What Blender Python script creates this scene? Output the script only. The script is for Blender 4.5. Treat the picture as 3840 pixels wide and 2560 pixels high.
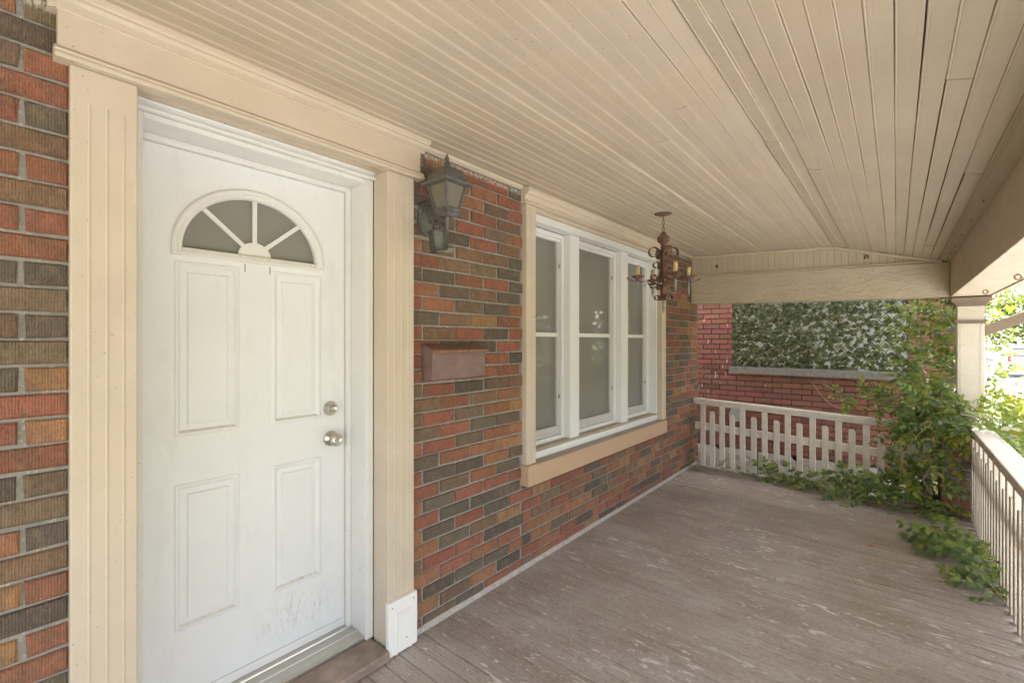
import bpy, math, random
from mathutils import Vector, Matrix, Euler
R = math.radians
random.seed(7)
sc = bpy.context.scene
for o in list(bpy.data.objects):
    bpy.data.objects.remove(o)

# ------------------------------------------------------------------ camera
CAMP = Vector((0.0, -1.76, 1.408))
YAW = 40.1755                      # degrees from +X (along the wall) towards +Y (into the house)
cam = bpy.data.cameras.new('camera')
cam.sensor_fit = 'HORIZONTAL'; cam.sensor_width = 36.0; cam.lens = 16.0
cam.clip_start = 0.02; cam.clip_end = 600.0
cam.shift_y = -0.0005
camo = bpy.data.objects.new('camera', cam)
camo.location = CAMP
camo.rotation_euler = (R(90), 0, R(YAW - 90))
sc.collection.objects.link(camo); sc.camera = camo

# ------------------------------------------------------------------ sky, sun, exposure
SUN_EL, SUN_AZ = 52.0, -14.0       # azimuth of the sun measured from +X, counter-clockwise
w = bpy.data.worlds.new('World'); sc.world = w; w.use_nodes = True
nt = w.node_tree; nt.nodes.clear()
sky = nt.nodes.new('ShaderNodeTexSky'); sky.sky_type = 'NISHITA'; sky.sun_disc = False
sky.sun_elevation = R(SUN_EL); sky.sun_rotation = R(90 - SUN_AZ)
sky.air_density = 1.0; sky.dust_density = 4.0; sky.ozone_density = 1.0
hs = nt.nodes.new('ShaderNodeHueSaturation'); hs.inputs['Saturation'].default_value = 0.48
bg = nt.nodes.new('ShaderNodeBackground'); bg.inputs['Strength'].default_value = 0.15
wo = nt.nodes.new('ShaderNodeOutputWorld')
nt.links.new(sky.outputs[0], hs.inputs['Color']); nt.links.new(hs.outputs[0], bg.inputs['Color'])
nt.links.new(bg.outputs[0], wo.inputs[0])
sl = bpy.data.lights.new('sun', 'SUN'); sl.energy = 5.0; sl.angle = R(0.6); sl.color = (1.0, 0.98, 0.955)
so = bpy.data.objects.new('sun', sl); sc.collection.objects.link(so)
sd = Vector((math.cos(R(SUN_EL)) * math.cos(R(SUN_AZ)), math.cos(R(SUN_EL)) * math.sin(R(SUN_AZ)), math.sin(R(SUN_EL))))
so.rotation_euler = sd.to_track_quat('Z', 'Y').to_euler(); so.location = (0, -6, 8)
vs = sc.view_settings
vs.view_transform = 'Standard'; vs.look = 'None'; vs.gamma = 1.0; vs.use_curve_mapping = False
vs.exposure = 2.92
cy = sc.cycles
cy.use_denoising = True; cy.max_bounces = 10; cy.diffuse_bounces = 6; cy.glossy_bounces = 4
cy.transmission_bounces = 4; cy.transparent_max_bounces = 12; cy.sample_clamp_indirect = 8.0
cy.caustics_reflective = False; cy.caustics_refractive = False

# ------------------------------------------------------------------ helpers: objects
COL = sc.collection
def link(o, parent=None):
    COL.objects.link(o)
    if parent is not None: o.parent = parent
    return o
def thing(name, label=None, cat=None, loc=(0, 0, 0), group=None, kind=None):
    o = bpy.data.objects.new(name, None); o.empty_display_size = 0.1
    o.location = loc; COL.objects.link(o)
    return tag(o, label, cat, group, kind)
def tag(o, label=None, cat=None, group=None, kind=None):
    if label: o['label'] = label
    if cat: o['category'] = cat
    if group: o['group'] = group
    if kind: o['kind'] = kind
    return o
def sub(name, parent, label=None):
    """a part that only gathers sub-parts"""
    o = bpy.data.objects.new(name, None); o.empty_display_size = 0.05
    link(o, parent); return o
def inst(name, me, parent, loc=(0, 0, 0), rot=(0, 0, 0), scale=(1, 1, 1), color=None):
    o = bpy.data.objects.new(name, me)
    o.location = loc; o.rotation_euler = rot; o.scale = scale
    if color: o.color = color
    return link(o, parent)

class MB:
    def __init__(s): s.v = []; s.f = []; s.m = []; s.cols = None
    def add(s, vs_, fs, mi=0):
        b = len(s.v); s.v += [tuple(p) for p in vs_]
        for f in fs: s.f.append(tuple(i + b for i in f)); s.m.append(mi)
        return s
    def box(s, a, b, mi=0):
        x0, y0, z0 = a; x1, y1, z1 = b
        return s.add([(x0,y0,z0),(x1,y0,z0),(x1,y1,z0),(x0,y1,z0),(x0,y0,z1),(x1,y0,z1),(x1,y1,z1),(x0,y1,z1)],
            [(0,3,2,1),(4,5,6,7),(0,1,5,4),(1,2,6,5),(2,3,7,6),(3,0,4,7)], mi)
    def hexa(s, p, mi=0):
        return s.add(p, [(0,3,2,1),(4,5,6,7),(0,1,5,4),(1,2,6,5),(2,3,7,6),(3,0,4,7)], mi)
    def prism(s, prof, axis, a, b, mi=0, caps=True):
        """profile of 2-D points extruded along axis from a to b; 'x': (y,z), 'y': (x,z), 'z': (x,y)"""
        n = len(prof)
        def P(p, t):
            return (t, p[0], p[1]) if axis == 'x' else (p[0], t, p[1]) if axis == 'y' else (p[0], p[1], t)
        v = [P(p, a) for p in prof] + [P(p, b) for p in prof]
        f = [(i, (i + 1) % n, n + (i + 1) % n, n + i) for i in range(n)]
        if caps: f += [tuple(range(n - 1, -1, -1)), tuple(range(n, 2 * n))]
        return s.add(v, f, mi)
    def lathe(s, prof, c=(0, 0, 0), axis='z', n=20, mi=0, start=0.0):
        """profile of (r, t); t along axis"""
        v = []; f = []
        m = len(prof)
        for i in range(n):
            a = start + 2 * math.pi * i / n; ca, sa = math.cos(a), math.sin(a)
            for r, t in prof:
                p = (r * ca, r * sa, t) if axis == 'z' else (r * ca, t, r * sa) if axis == 'y' else (t, r * ca, r * sa)
                v.append((p[0] + c[0], p[1] + c[1], p[2] + c[2]))
        for i in range(n):
            j = (i + 1) % n
            for k in range(m - 1):
                f.append((i * m + k, j * m + k, j * m + k + 1, i * m + k + 1))
        s.add(v, f, mi)
        for k in (0, m - 1):
            if prof[k][0] > 1e-4:
                s.f.append(tuple(len(s.v) - n * m + i * m + k for i in range(n))); s.m.append(mi)
        return s
    def tube(s, pts, r, n=8, mi=0, caps=True):
        pts = [Vector(p) for p in pts]; L = len(pts)
        rr = r if isinstance(r, (list, tuple)) else [r] * L
        v = []; f = []
        ref = Vector((0.12, 0.31, 0.94))
        for i, p in enumerate(pts):
            d = (pts[min(i + 1, L - 1)] - pts[max(i - 1, 0)]).normalized()
            u = d.cross(ref)
            if u.length < 1e-3: u = d.cross(Vector((1, 0, 0)))
            u.normalize(); q = d.cross(u)
            for k in range(n):
                a = 2 * math.pi * k / n
                v.append(p + (u * math.cos(a) + q * math.sin(a)) * rr[i])
        for i in range(L - 1):
            for k in range(n):
                f.append((i * n + k, i * n + (k + 1) % n, (i + 1) * n + (k + 1) % n, (i + 1) * n + k))
        if caps: f += [tuple(range(n - 1, -1, -1)), tuple(range((L - 1) * n, L * n))]
        return s.add(v, f, mi)
    def ribbon(s, pts, nrm, wdir, wdt, th, mi=0):
        """flat strap: pts on its centre line, wdir across, nrm through its thickness (per point)"""
        v = []; f = []; L = len(pts); wd = Vector(wdir) * wdt / 2
        for p, n_ in zip(pts, nrm):
            p = Vector(p); n_ = Vector(n_) * th / 2
            v += [p - wd - n_, p + wd - n_, p + wd + n_, p - wd + n_]
        for i in range(L - 1):
            for k in range(4):
                f.append((i * 4 + k, i * 4 + (k + 1) % 4, i * 4 + 4 + (k + 1) % 4, i * 4 + 4 + k))
        f += [(3, 2, 1, 0), tuple(range((L - 1) * 4, L * 4))]
        return s.add(v, f, mi)
    def mesh(s, name, mats, smooth=False):
        me = bpy.data.meshes.new(name)
        me.from_pydata(s.v, [], s.f)
        for m in (mats if isinstance(mats, (list, tuple)) else [mats]): me.materials.append(m)
        if any(s.m): me.polygons.foreach_set('material_index', s.m)
        if smooth: me.polygons.foreach_set('use_smooth', [True] * len(s.f))
        me.update()
        return me
    def build(s, name, mats, parent=None, bevel=0.0, smooth=False, seg=2):
        o = bpy.data.objects.new(name, s.mesh(name, mats, smooth))
        link(o, parent)
        if bevel:
            b = o.modifiers.new('bevel', 'BEVEL'); b.width = bevel; b.segments = seg
            b.limit_method = 'ANGLE'; b.angle_limit = R(35); b.harden_normals = False
        return o

def box(name, a, b, mat, parent=None, bevel=0.002): return MB().box(a, b).build(name, mat, parent, bevel)

# ------------------------------------------------------------------ helpers: materials
def mk(name):
    m = bpy.data.materials.new(name); m.use_nodes = True
    t = m.node_tree; b = t.nodes['Principled BSDF']
    return m, t, b
def nd(t, typ, ins=None, **attr):
    n = t.nodes.new(typ)
    for k, v in attr.items(): setattr(n, k, v)
    for k, v in (ins or {}).items():
        if isinstance(v, bpy.types.NodeSocket): t.links.new(v, n.inputs[k])
        else: n.inputs[k].default_value = v
    return n
def pos(t, scale=(1, 1, 1), loc=(0, 0, 0)):
    g = nd(t, 'ShaderNodeNewGeometry')
    mp = nd(t, 'ShaderNodeMapping', {'Vector': g.outputs['Position'], 'Scale': scale, 'Location': loc})
    return mp.outputs[0]
def noise(t, vec, scale, detail=4, rough=0.55, dist=0.0):
    return nd(t, 'ShaderNodeTexNoise', {'Vector': vec, 'Scale': scale, 'Detail': detail, 'Roughness': rough, 'Distortion': dist}).outputs['Fac']
def ramp(t, fac, stops, interp='LINEAR'):
    r = nd(t, 'ShaderNodeValToRGB', {'Fac': fac}); cr = r.color_ramp; cr.interpolation = interp
    while len(cr.elements) < len(stops): cr.elements.new(0.5)
    for e, (p, c) in zip(cr.elements, stops):
        e.position = p; e.color = (c, c, c, 1) if isinstance(c, (int, float)) else (c[0], c[1], c[2], 1)
    return r.outputs['Color']
def mix(t, fac, a, b, mode='MIX'):
    n = nd(t, 'ShaderNodeMix', data_type='RGBA', blend_type=mode)
    for k, v in ((0, fac), (6, a), (7, b)):
        if isinstance(v, bpy.types.NodeSocket): t.links.new(v, n.inputs[k])
        elif k == 0: n.inputs[0].default_value = v
        else: n.inputs[k].default_value = (v[0], v[1], v[2], 1)
    return n.outputs[2]
def math_(t, op, a, b=0.0, clamp=False):
    n = nd(t, 'ShaderNodeMath', operation=op, use_clamp=clamp)
    for k, v in ((0, a), (1, b)):
        if isinstance(v, bpy.types.NodeSocket): t.links.new(v, n.inputs[k])
        else: n.inputs[k].default_value = v
    return n.outputs[0]
def bump(t, b, h, strength=0.3, dist=0.004):
    n = nd(t, 'ShaderNodeBump', {'Height': h, 'Strength': strength, 'Distance': dist})
    t.links.new(n.outputs[0], b.inputs['Normal'])
def setc(t, b, c):
    if isinstance(c, bpy.types.NodeSocket): t.links.new(c, b.inputs['Base Color'])
    else: b.inputs['Base Color'].default_value = (c[0], c[1], c[2], 1)

def paint(name, col, rough=0.5, var=0.12, specks=0.0, speck_col=(0.16, 0.11, 0.07), grain=None, gstr=0.15, scale=6.0,
          peel=0.0, peel_col=(0.3, 0.27, 0.23), crackle=0.0, yellow=0.0, bd=.004, cs=(1, 1, 1), objvar=0.0):
    """aged paint: mottling, brush relief, dirt specks, peeling, alligator cracks"""
    m, t, b = mk(name)
    p = pos(t)
    n1 = noise(t, p, scale, 5, 0.6)
    c = mix(t, ramp(t, n1, [(0.3, 0.0), (0.7, 1.0)]), [x * (1 - var) for x in col], [min(1, x * (1 + var * 0.5)) for x in col])
    if objvar:
        oi = nd(t, 'ShaderNodeObjectInfo').outputs['Random']
        c = mix(t, math_(t, 'MULTIPLY', oi, objvar), c, (col[0] * .55, col[1] * .5, col[2] * .46))
    if yellow:
        c = mix(t, ramp(t, noise(t, p, 2.3, 3), [(0.45, 0.0), (0.75, yellow)]), c, (col[0], col[1] * 0.9, col[2] * 0.7))
    h = noise(t, p, 60, 4, 0.6)
    if grain:
        pg = pos(t, grain)
        g = noise(t, pg, 1.0, 5, 0.65, 0.6)
        h = math_(t, 'ADD', math_(t, 'MULTIPLY', g, 1.6), math_(t, 'MULTIPLY', h, 0.5))
        c = mix(t, math_(t, 'MULTIPLY', ramp(t, g, [(0.35, 1.0), (0.5, 0.0)]), 0.10), c, [x * 0.55 for x in col])
    if specks:
        s = ramp(t, noise(t, p, 95, 2, 0.5), [(0.70 - 0.05 * specks, 0.0), (0.76 - 0.05 * specks, 1.0)])
        s2 = ramp(t, noise(t, p, 4, 2), [(0.45, 0.0), (0.65, 1.0)])
        c = mix(t, math_(t, 'MULTIPLY', s, math_(t, 'MULTIPLY', s2, 0.8)), c, speck_col)
    if crackle:
        v = nd(t, 'ShaderNodeTexVoronoi', {'Vector': mixvec(t, pos(t, cs), 0.03), 'Scale': 42.0 * crackle}, feature='DISTANCE_TO_EDGE').outputs['Distance']
        k = ramp(t, v, [(0.0, 1.0), (0.045, 0.0)])
        k = math_(t, 'MULTIPLY', k, ramp(t, noise(t, p, 5, 4, 0.7), [(0.42, 0.0), (0.62, 1.0)]))
        c = mix(t, math_(t, 'MULTIPLY', k, 0.75), c, [x * 0.35 for x in col])
        h = math_(t, 'SUBTRACT', h, math_(t, 'MULTIPLY', k, 1.2))
    if peel:
        pe = ramp(t, noise(t, pos(t, grain or (1, 1, 1)), 1.0 if grain else 14, 6, 0.7, 0.4), [(0.66 - 0.1 * peel, 0.0), (0.68 - 0.1 * peel, 1.0)])
        pe = math_(t, 'MULTIPLY', pe, ramp(t, noise(t, p, 7, 4, 0.6), [(0.45, 0.0), (0.6, 1.0)]))
        c = mix(t, pe, c, peel_col)
        h = math_(t, 'SUBTRACT', h, pe)
    setc(t, b, c); b.inputs['Roughness'].default_value = rough
    b.inputs['Specular IOR Level'].default_value = 0.35
    bump(t, b, h, gstr, bd)
    return m
def mixvec(t, p, amt):
    n = nd(t, 'ShaderNodeTexNoise', {'Vector': p, 'Scale': 9.0, 'Detail': 3})
    s = nd(t, 'ShaderNodeVectorMath', {0: n.outputs['Color']}, operation='SCALE'); s.inputs['Scale'].default_value = amt
    return nd(t, 'ShaderNodeVectorMath', {0: p, 1: s.outputs[0]}, operation='ADD').outputs[0]
def plain(name, col, rough=0.5, metal=0.0, var=0.15, scale=20, bs=0.1):
    m, t, b = mk(name); p = pos(t)
    n1 = noise(t, p, scale, 4)
    setc(t, b, mix(t, n1, [x * (1 - var) for x in col], [min(1, x * (1 + var)) for x in col]))
    b.inputs['Roughness'].default_value = rough; b.inputs['Metallic'].default_value = metal
    if bs: bump(t, b, noise(t, p, scale * 5, 3), bs, 0.002)
    return m

CREAM = (0.575, 0.487, 0.388)
m_cream = paint('cream_trim_paint', CREAM, 0.5, 0.07, specks=0.12, gstr=0.10, yellow=0.25)
m_ceiling = paint('cream_ceiling_paint', (0.535, 0.45, 0.352), 0.5, 0.08, specks=0.25, grain=(4, 70, 70), gstr=0.22, yellow=0.3, objvar=.16, scale=3.5)
m_beam = paint('cream_beam_paint', (0.55, 0.46, 0.36), 0.6, 0.08, specks=0.4, grain=(9, 9, 26), gstr=1.0, crackle=0.0, yellow=0.2, bd=.012)
m_rail = paint('cream_rail_paint', (0.68, 0.61, 0.52), 0.65, 0.1, specks=0.6, grain=(60, 60, 7), gstr=0.35, peel=0.55, peel_col=(0.42, 0.36, 0.28), crackle=1.6, cs=(1, 1, .3))
m_railh = paint('cream_handrail_paint', (0.66, 0.60, 0.52), 0.6, 0.1, specks=0.6, grain=(9, 9, 70), gstr=0.4, peel=0.5, peel_col=(0.38, 0.33, 0.27), crackle=1.5, cs=(.35, .35, 1))
m_column = paint('cream_column_paint', (0.66, 0.595, 0.50), 0.55, 0.06, specks=0.2, grain=(30, 9, 45), gstr=0.25)
m_taupe = paint('taupe_moulding_paint', (0.235, 0.178, 0.14), 0.5, 0.06, specks=0.2, gstr=0.08)
m_white = paint('white_frame_paint', (0.73, 0.72, 0.70), 0.4, 0.03, specks=0.05, gstr=0.04)
m_vinyl = paint('white_vinyl', (0.76, 0.755, 0.74), 0.3, 0.02, gstr=0.02)
m_plinth = paint('white_block_paint', (0.78, 0.765, 0.73), 0.5, 0.03, specks=0.3, gstr=0.1)
m_tan = paint('tan_metal_cladding', (0.53, 0.355, 0.235), 0.4, 0.04, specks=0.25, speck_col=(0.75, 0.72, 0.68), gstr=0.03)
m_ledge = paint('taupe_ledge', (0.36, 0.30, 0.25), 0.6, 0.1, specks=0.5, gstr=0.2)
m_stone_sill = plain('tan_speckled_sill', (0.42, 0.34, 0.25), 0.7, 0, 0.25, 70, 0.2)

def door_paint():
    m, t, b = mk('white_steel_door_paint'); p = pos(t)
    c = mix(t, noise(t, p, 5, 4), (0.735, 0.74, 0.75), (0.79, 0.795, 0.805))
    sx = nd(t, 'ShaderNodeSeparateXYZ', {0: p})
    # scuffs above the sweep
    sc_ = ramp(t, noise(t, pos(t, (75, 75, 20)), 1.0, 6, 0.8), [(0.52, 0.0), (0.66, 1.0)])
    dx = math_(t, 'ABSOLUTE', math_(t, 'SUBTRACT', sx.outputs[0], 0.93)); dz = math_(t, 'ABSOLUTE', math_(t, 'SUBTRACT', sx.outputs[2], 0.235))
    area = math_(t, 'MULTIPLY', ramp(t, dx, [(0.02, 1.0), (0.22, 0.0)]), ramp(t, dz, [(0.01, 1.0), (0.13, 0.0)]))
    c = mix(t, math_(t, 'MULTIPLY', math_(t, 'MULTIPLY', sc_, area), 0.6), c, (0.26, 0.25, 0.23))
    # faint grime
    g = ramp(t, noise(t, pos(t, (8, 8, 3)), 1.0, 6, 0.7), [(0.52, 0.0), (0.72, 0.3)])
    c = mix(t, g, c, (0.58, 0.57, 0.53))
    sp = ramp(t, noise(t, p, 120, 2), [(0.71, 0.0), (0.76, 0.6)])
    c = mix(t, math_(t, 'MULTIPLY', sp, ramp(t, noise(t, p, 6, 3), [(0.5, 0.0), (0.7, 1.0)])), c, (0.3, 0.28, 0.24))
    setc(t, b, c); b.inputs['Roughness'].default_value = 0.38
    bump(t, b, noise(t, pos(t, (90, 90, 12)), 1.0, 3), 0.03, 0.002)
    return m
m_door = door_paint()
m_doorgrime = paint('grimy_door_moulding', (0.64, 0.62, 0.58), 0.5, 0.1, specks=1.3, speck_col=(0.25, 0.22, 0.17), gstr=0.2, scale=30)

# rug brick: per brick colour from the object colour or, in the joined part, from an attribute
def brick_mat(name, attr):
    m, t, b = mk(name); p = pos(t)
    if attr: base = nd(t, 'ShaderNodeAttribute', attribute_name='tint').outputs['Color']
    else: base = nd(t, 'ShaderNodeObjectInfo').outputs['Color']
    st = nd(t, 'ShaderNodeTexWave', {'Vector': pos(t, (1, 1, .10)), 'Scale': 52.0, 'Distortion': 4.0, 'Detail': 3.0, 'Detail Scale': 9.0}, wave_type='BANDS', bands_direction='X').outputs['Fac']          # raked vertical scoring
    pit = noise(t, pos(t, (150, 150, 125)), 1.0, 4, 0.78)
    gr = noise(t, p, 150, 3, 0.7)
    fl = noise(t, pos(t, (17, 17, 11)), 1.0, 4, 0.65)
    hue = mix(t, ramp(t, fl, [(0.45, 0.0), (0.60, 0.75)]), base, mix(t, 0.6, base, (0.16, 0.12, 0.085)))
    hue = mix(t, ramp(t, noise(t, pos(t, (30, 30, 24), (5, 2, 1)), 1.0, 3, 0.6), [(0.52, 0.0), (0.66, 0.5)]), hue, mix(t, 0.5, base, (0.42, 0.27, 0.16)))
    dk = math_(t, 'MAXIMUM', math_(t, 'MULTIPLY', math_(t, 'MULTIPLY', ramp(t, st, [(0.05, 1.0), (0.38, 0.0)]), ramp(t, noise(t, pos(t, (60, 60, 90)), 1.0, 3, .7), [(0.40, 0.15), (0.58, 1.0)])), 0.6), math_(t, 'MULTIPLY', ramp(t, pit, [(0.34, 1.0), (0.46, 0.0)]), 0.7))
    c = mix(t, dk, hue, mix(t, 0.7, hue, (0.035, 0.026, 0.02)))
    c = mix(t, ramp(t, gr, [(0.56, 0.0), (0.72, 0.55)]), c, mix(t, 0.45, hue, (0.42, 0.33, 0.24)))
    eff = math_(t, 'MULTIPLY', ramp(t, noise(t, p, 85, 3, 0.7), [(0.66, 0.0), (0.71, 0.8)]), ramp(t, noise(t, p, 3.1, 3), [(0.5, 0.0), (0.68, 1.0)]))
    c = mix(t, eff, c, (0.60, 0.55, 0.48))
    # ceiling paint smeared on the top course
    z = nd(t, 'ShaderNodeSeparateXYZ', {0: p}).outputs[2]
    sm = math_(t, 'MULTIPLY', ramp(t, math_(t, 'SUBTRACT', z, 2.0), [(0.292, 0.0), (0.318, 1.0), (0.33, 0.6)]), ramp(t, noise(t, pos(t, (160, 160, 60)), 1.0, 3, 0.7), [(0.45, 0.0), (0.55, 1.0)]))
    c = mix(t, sm, c, (0.72, 0.68, 0.62))
    setc(t, b, c); b.inputs['Roughness'].default_value = 0.85; b.inputs['Specular IOR Level'].default_value = 0.2
    bump(t, b, math_(t, 'ADD', math_(t, 'MULTIPLY', st, .6), pit), 0.9, 0.005)
    return m
m_brick = brick_mat('rug_brick', False); m_bricks = brick_mat('rug_brick_joined', True)
def mortar_mat(name, col, dark, s=1.0):
    m, t, b = mk(name); p = pos(t)
    c = mix(t, noise(t, p, 45, 5, 0.7), dark, col)
    c = mix(t, ramp(t, noise(t, p, 6, 3), [(0.45, 0.0), (0.7, 0.5)]), c, [x * 0.7 for x in col])
    c = mix(t, ramp(t, noise(t, p, 28, 4, .7), [(0.48, 0.0), (0.64, 0.7)]), c, [x * 0.55 for x in col])
    c = mix(t, ramp(t, noise(t, p, 75, 3, .7), [(0.58, 0.0), (0.68, 0.6)]), c, [min(1, x * 1.5) for x in col])
    setc(t, b, c); b.inputs['Roughness'].default_value = 0.95
    bump(t, b, noise(t, p, 160, 4, 0.7), 0.6 * s, 0.003)
    return m
m_mortar = mortar_mat('grey_mortar', (0.39, 0.365, 0.325), (0.19, 0.175, 0.155))
m_basestrip = mortar_mat('pale_base_strip', (0.56, 0.51, 0.46), (0.25, 0.23, 0.20))
def smooth_brick(name, attr):
    m, t, b = mk(name); p = pos(t)
    base = nd(t, 'ShaderNodeAttribute', attribute_name='tint').outputs['Color'] if attr else nd(t, 'ShaderNodeObjectInfo').outputs['Color']
    c = mix(t, ramp(t, noise(t, p, 12, 5, 0.7), [(0.3, 0.0), (0.7, 0.45)]), base, mix(t, 0.5, base, (0.12, 0.05, 0.035)))
    drip = math_(t, 'MULTIPLY', ramp(t, noise(t, pos(t, (40, 40, 9)), 1.0, 4, 0.6), [(0.635, 0.0), (0.65, 1.0)]), ramp(t, noise(t, p, 2.2, 2), [(0.5, 0.0), (0.62, 1.0)]))
    c = mix(t, math_(t, 'MULTIPLY', drip, 0.8), c, (0.78, 0.76, 0.74))
    setc(t, b, c); b.inputs['Roughness'].default_value = 0.6
    bump(t, b, noise(t, p, 90, 4), 0.15, 0.002)
    return m
m_nbrick = smooth_brick('smooth_red_brick', False)
m_nmortar = mortar_mat('dark_mortar', (0.13, 0.115, 0.10), (0.045, 0.04, 0.035))
m_concrete = mortar_mat('concrete_sill', (0.28, 0.265, 0.24), (0.20, 0.19, 0.17), 0.4)
m_rock = mortar_mat('rock_faced_stone', (0.50, 0.46, 0.41), (0.28, 0.25, 0.22), 1.4)

def floor_mat():
    m, t, b = mk('worn_brown_floor_paint'); p = pos(t)
    oi = nd(t, 'ShaderNodeObjectInfo').outputs['Random']
    c = mix(t, noise(t, p, 2.2, 4, 0.6), (0.25, 0.20, 0.163), (0.42, 0.367, 0.318))
    c = mix(t, math_(t, 'MULTIPLY', oi, 0.35), c, (0.21, 0.15, 0.118))
    dust = ramp(t, noise(t, pos(t, (3, 2, 1), (3, 1, 0)), 1.0, 6, 0.65), [(0.42, 0.0), (0.72, 0.75)])
    c = mix(t, dust, c, (0.46, 0.415, 0.375))
    g = noise(t, pos(t, (150, 4, 1)), 1.0, 5, 0.7, 0.2)
    c = mix(t, ramp(t, g, [(0.36, 0.5), (0.47, 0.0)]), c, (0.12, 0.085, 0.065))
    gran = noise(t, pos(t, (95, 45, 1)), 1.0, 4, 0.75)
    c = mix(t, ramp(t, gran, [(0.52, 0.0), (0.75, 0.55)]), c, (0.52, 0.475, 0.43))
    c = mix(t, ramp(t, gran, [(0.3, 0.5), (0.45, 0.0)]), c, (0.08, 0.055, 0.04))
    zone = ramp(t, noise(t, pos(t, (1.5, 1.1, 1), (1.3, 0.4, 0)), 1.0, 3, 0.55), [(0.45, 0.0), (0.62, 1.0)])
    f1 = ramp(t, noise(t, pos(t, (26, 7, 1)), 1.0, 6, 0.72, 0.6), [(0.585, 0.0), (0.60, 1.0)])
    f2 = ramp(t, noise(t, pos(t, (42, 14, 1), (7, 3, 0)), 1.0, 4, 0.62, 0.3), [(0.66, 0.0), (0.675, 1.0)])
    fl = math_(t, 'MAXIMUM', math_(t, 'MULTIPLY', f1, zone), math_(t, 'MULTIPLY', f2, 0.9))
    fc = mix(t, noise(t, p, 8, 2), (0.56, 0.56, 0.535), (0.72, 0.68, 0.61))
    c = mix(t, fl, c, fc)
    setc(t, b, c); b.inputs['Roughness'].default_value = 0.62; b.inputs['Specular IOR Level'].default_value = 0.3
    bump(t, b, math_(t, 'ADD', math_(t, 'ADD', g, math_(t, 'MULTIPLY', gran, 0.4)), math_(t, 'MULTIPLY', fl, -0.5)), 0.4, 0.003)
    return m
m_floor = floor_mat()
m_stepwood = paint('brown_step_paint', (0.29, 0.22, 0.175), 0.65, 0.45, specks=0.8, speck_col=(0.45, 0.36, 0.26), grain=(12, 60, 60), gstr=0.5, peel=0.6, peel_col=(0.36, 0.27, 0.19), scale=9)
m_alu = plain('brushed_aluminium', (0.55, 0.53, 0.49), 0.4, 0.85, 0.1, 60)
m_nickel = plain('satin_nickel', (0.60, 0.55, 0.49), 0.28, 1.0, 0.05, 60, 0.0)
m_dark = plain('dark_slot', (0.03, 0.03, 0.03), 0.6)
m_lantern = paint('weathered_black_metal', (0.12, 0.113, 0.102), 0.5, 0.35, specks=0.9, speck_col=(0.36, 0.34, 0.29), gstr=0.3, scale=22)
m_rust = paint('rusty_brown_iron', (0.17, 0.093, 0.062), 0.7, 0.45, specks=0.8, speck_col=(0.28, 0.14, 0.07), gstr=0.35, scale=35)
m_patina = paint('grey_blue_patina', (0.21, 0.25, 0.26), 0.6, 0.3, specks=0.8, speck_col=(0.10, 0.075, 0.05), gstr=0.3, scale=60)
m_candle = paint('yellowed_candle_sleeve', (0.66, 0.50, 0.28), 0.5, 0.25, specks=0.8, grain=(120, 120, 18), gstr=0.2, scale=30)
m_mail = paint('brown_enamel_mailbox', (0.20, 0.125, 0.112), 0.42, 0.22, specks=0.7, speck_col=(0.38, 0.30, 0.26), gstr=0.12, scale=11)
m_rustedge = paint('rusted_edge', (0.25, 0.135, 0.085), 0.75, 0.35, specks=0.8, gstr=0.3, scale=60)
m_lockdark = plain('dark_plastic_shell', (0.05, 0.042, 0.038), 0.45)
m_lockgrey = plain('grey_cast_metal', (0.20, 0.195, 0.18), 0.45, 0.3)
m_screen_grey = plain('grey_sash_plastic', (0.52, 0.50, 0.475), 0.5, 0, 0.06)

def glass_mat(name, tint, trans, rough=0.02, ior=1.45):
    m = bpy.data.materials.new(name); m.use_nodes = True; t = m.node_tree; t.nodes.clear()
    o = nd(t, 'ShaderNodeOutputMaterial')
    tr = nd(t, 'ShaderNodeBsdfTransparent', {'Color': (*tint, 1)})
    df = nd(t, 'ShaderNodeBsdfDiffuse', {'Color': (tint[0] * 0.42, tint[1] * 0.41, tint[2] * 0.39, 1)})
    gl = nd(t, 'ShaderNodeBsdfGlossy', {'Roughness': rough, 'Color': (0.95, 0.95, 0.95, 1)})
    m1 = nd(t, 'ShaderNodeMixShader', {0: trans, 1: df.outputs[0], 2: tr.outputs[0]})
    fr = nd(t, 'ShaderNodeFresnel', {'IOR': ior})
    m2 = nd(t, 'ShaderNodeMixShader', {0: fr.outputs[0], 1: m1.outputs[0], 2: gl.outputs[0]})
    t.links.new(m2.outputs[0], o.inputs[0])
    return m
m_glass = glass_mat('screened_window_glass', (0.86, 0.85, 0.81), 0.5, 0.03, 1.36)
m_lampglass = glass_mat('dusty_lamp_glass', (0.62, 0.58, 0.48), 0.35, 0.25)
def blind_mat():
    m, t, b = mk('grey_curtain'); p = pos(t)
    wv = noise(t, pos(t, (26, 1, 0.4)), 1.0, 3)
    setc(t, b, mix(t, wv, (0.46, 0.445, 0.40), (0.54, 0.525, 0.475)))
    b.inputs['Roughness'].default_value = 0.9
    return m
m_blind = blind_mat()

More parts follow.
